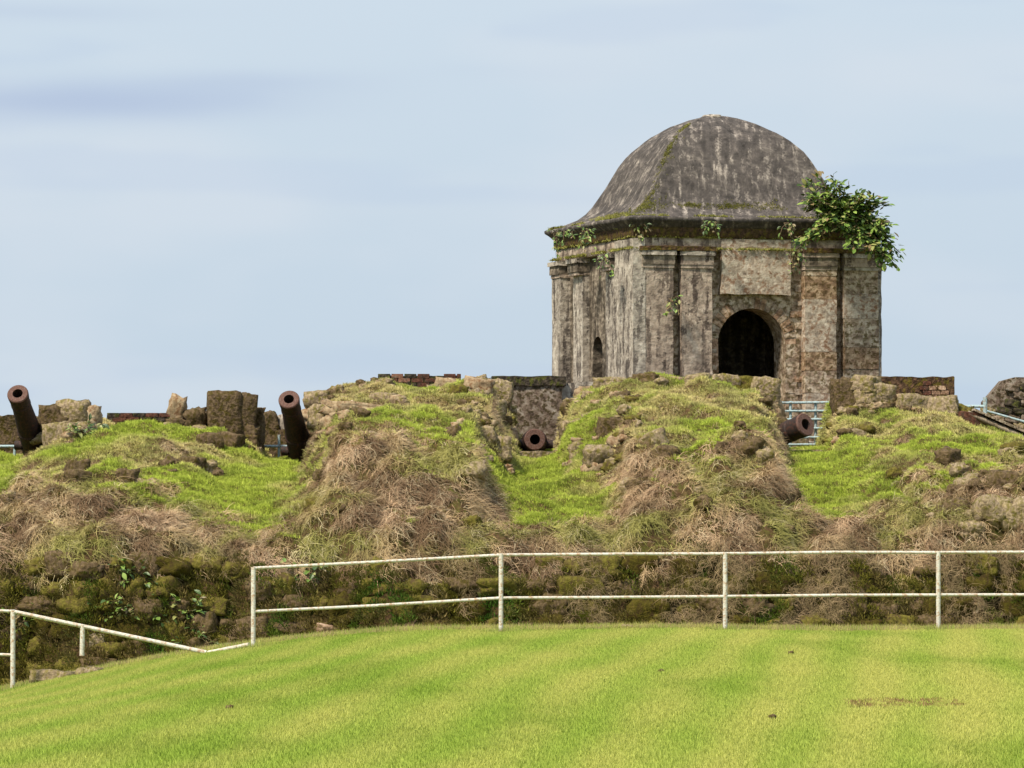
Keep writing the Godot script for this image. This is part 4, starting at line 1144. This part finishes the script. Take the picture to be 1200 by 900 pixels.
# ---------------------------------------------------------------- assembling
func _ready() -> void:
	rng.seed = 20240611
	broad.seed = 3
	broad.frequency = 0.35
	broad.fractal_octaves = 3
	lumpy.seed = 8
	lumpy.frequency = 0.9
	lumpy.fractal_octaves = 3
	patchy.seed = 21
	patchy.frequency = 0.22
	patchy.fractal_octaves = 4

	var cam := Camera3D.new()
	cam.name = "camera"
	cam.fov = 10.13
	cam.near = 0.5
	cam.far = 6000.0
	cam.position = Vector3(0, EYE, 0)
	cam.rotation_degrees = Vector3(1.24, 0, 0)
	add_child(cam)
	cam.current = true

	var we := WorldEnvironment.new()
	we.name = "environment"
	var env := Environment.new()
	env.background_mode = Environment.BG_SKY
	env.tonemap_mode = Environment.TONE_MAPPER_LINEAR
	env.tonemap_exposure = 1.26
	env.sdfgi_enabled = true
	env.ssao_enabled = true
	env.ssil_enabled = true
	env.sky = make_sky()
	we.environment = env
	add_child(we)

	var sun := DirectionalLight3D.new()
	sun.name = "sun"
	sun.light_energy = 1.45
	sun.light_angular_distance = 7.0
	sun.light_color = Color(1.0, 0.955, 0.87)
	sun.shadow_enabled = true
	sun.rotation_degrees = Vector3(-53, -43, 0)
	add_child(sun)

	make_materials()
	print("materials ", Time.get_ticks_msec())
	for k in 8: rocks.append(stone_mesh(100 + k, 0.3, 0.5, 5))
	for k in 8: rough_blocks.append(stone_mesh(300 + k, 0.72, 0.24, 6))
	for k in 8: worn_blocks.append(stone_mesh(400 + k, 0.88, 0.13, 6))
	for k in 8: slabs.append(stone_mesh(200 + k, 0.985, 0.035, 4))

	# setting
	var far := PlaneMesh.new()
	far.size = Vector2(9000, 9000)
	tag(put("ground", far, M.turf, null, Transform3D(Basis(), Vector3(0, -1.9, 0))), "", "", "", "structure")
	tag(put("lawn", sheet(lawn_y, -30.0, 30.0, -20.0, 62.4, 0.4), M.turf), "", "", "", "structure")
	tag(put("rampart", sheet(bank_y, -15.0, 15.0, 60.9, 74.0, 0.1), M.earth), "", "", "", "structure")
	tag(put("terrace", box_mesh(Vector3(-15, -1.9, -96), Vector3(15, TERRACE - 0.06, -73.4)), M.earth), "", "", "", "structure")
	print("terrain ", Time.get_ticks_msec())
	plant_grass()
	print("grass ", Time.get_ticks_msec())
	make_guardhouse()
	make_retaining_wall()
	make_rubble()
	make_ruins()
	make_cannons()
	make_railings()
	make_clods()
	make_plants()
	print("done ", Time.get_ticks_msec())

# ---------------------------------------------------------------- sky
func make_sky() -> Sky:
	var f := FastNoiseLite.new()
	f.seed = 14
	f.frequency = 1.0
	f.fractal_octaves = 4
	var g := FastNoiseLite.new()
	g.seed = 31
	g.frequency = 1.0
	g.fractal_octaves = 5
	var at := func(az: float, el: float) -> Color:
		var s := clampf(el / 7.0, 0.0, 1.0)
		var c := Color(0.478, 0.572, 0.662).lerp(Color(0.54, 0.632, 0.72), s)
		c = c.lerp(Color(0.53, 0.64, 0.76), clampf((el - 12.0) / 50.0, 0.0, 1.0))
		var k := 0.35 if el < 14.0 else 0.35 * 14.0 / el + 0.02
		var p := Vector3(cos(az), sin(az), 0.0) * 7.0
		p.z = el * k * 1.1
		var veil := f.get_noise_3dv(p)
		c = c.lerp(Color(0.60, 0.655, 0.72), clampf(veil * 0.9 + 0.1, 0.0, 0.5))
		p = Vector3(cos(az), sin(az), 0.0) * 5.5
		p.z = el * k * 2.6
		var streak := g.get_noise_3dv(p)
		c = c.lerp(Color(0.40, 0.50, 0.67), clampf((streak - 0.24) * 1.3, 0.0, 0.2))
		# flat grey-blue cloud banks, one of them low in front
		for b in [[-5.6, 4.95, 2.6, 0.22, 0.6], [-3.4, 5.2, 1.6, 0.12, 0.35], [-6.4, 6.1, 1.8, 0.1, 0.3], [0.2, 5.35, 1.2, 0.1, 0.18], [24.0, 6.0, 4.0, 0.4, 0.5], [-40.0, 7.0, 5.0, 0.4, 0.5], [100.0, 6.0, 5.0, 0.4, 0.5], [-120.0, 5.0, 5.0, 0.3, 0.5], [170.0, 6.0, 4.0, 0.4, 0.5]]:
			var da: float = wrapf(rad_to_deg(az) - b[0], -180.0, 180.0) / b[2]
			var de: float = (el - b[1] + 0.12 * veil) / b[3]
			if absf(da) < 3.0 and absf(de) < 3.0:
				c = c.lerp(Color(0.415, 0.50, 0.645), minf(1.0, 1.7 * b[4]) * exp(-da * da) * exp(-de * de) * clampf(0.8 + streak, 0.3, 1.0))
		return c * 0.915
	var W := 4096
	var H := 2048
	var low := Image.create(W / 4, H / 4, false, Image.FORMAT_RGBF)
	for j in H / 8 + 2:
		for i in W / 4:
			low.set_pixel(i, j, at.call(TAU * (i + 0.5) / (W / 4), 90.0 - 180.0 * (j + 0.5) / (H / 4)))
	for j in range(H / 8 + 2, H / 4):
		for i in W / 4: low.set_pixel(i, j, Color(0.3, 0.34, 0.3))
	low.resize(W, H, Image.INTERPOLATE_BILINEAR)
	var top := int((90.0 - 10.0) / 180.0 * H)
	for j in range(top, H / 2 + 4):
		for i in W: low.set_pixel(i, j, at.call(TAU * (i + 0.5) / W, maxf(0.0, 90.0 - 180.0 * (j + 0.5) / H)))
	var pm := PanoramaSkyMaterial.new()
	pm.panorama = ImageTexture.create_from_image(low)
	var sky := Sky.new()
	sky.sky_material = pm
	return sky
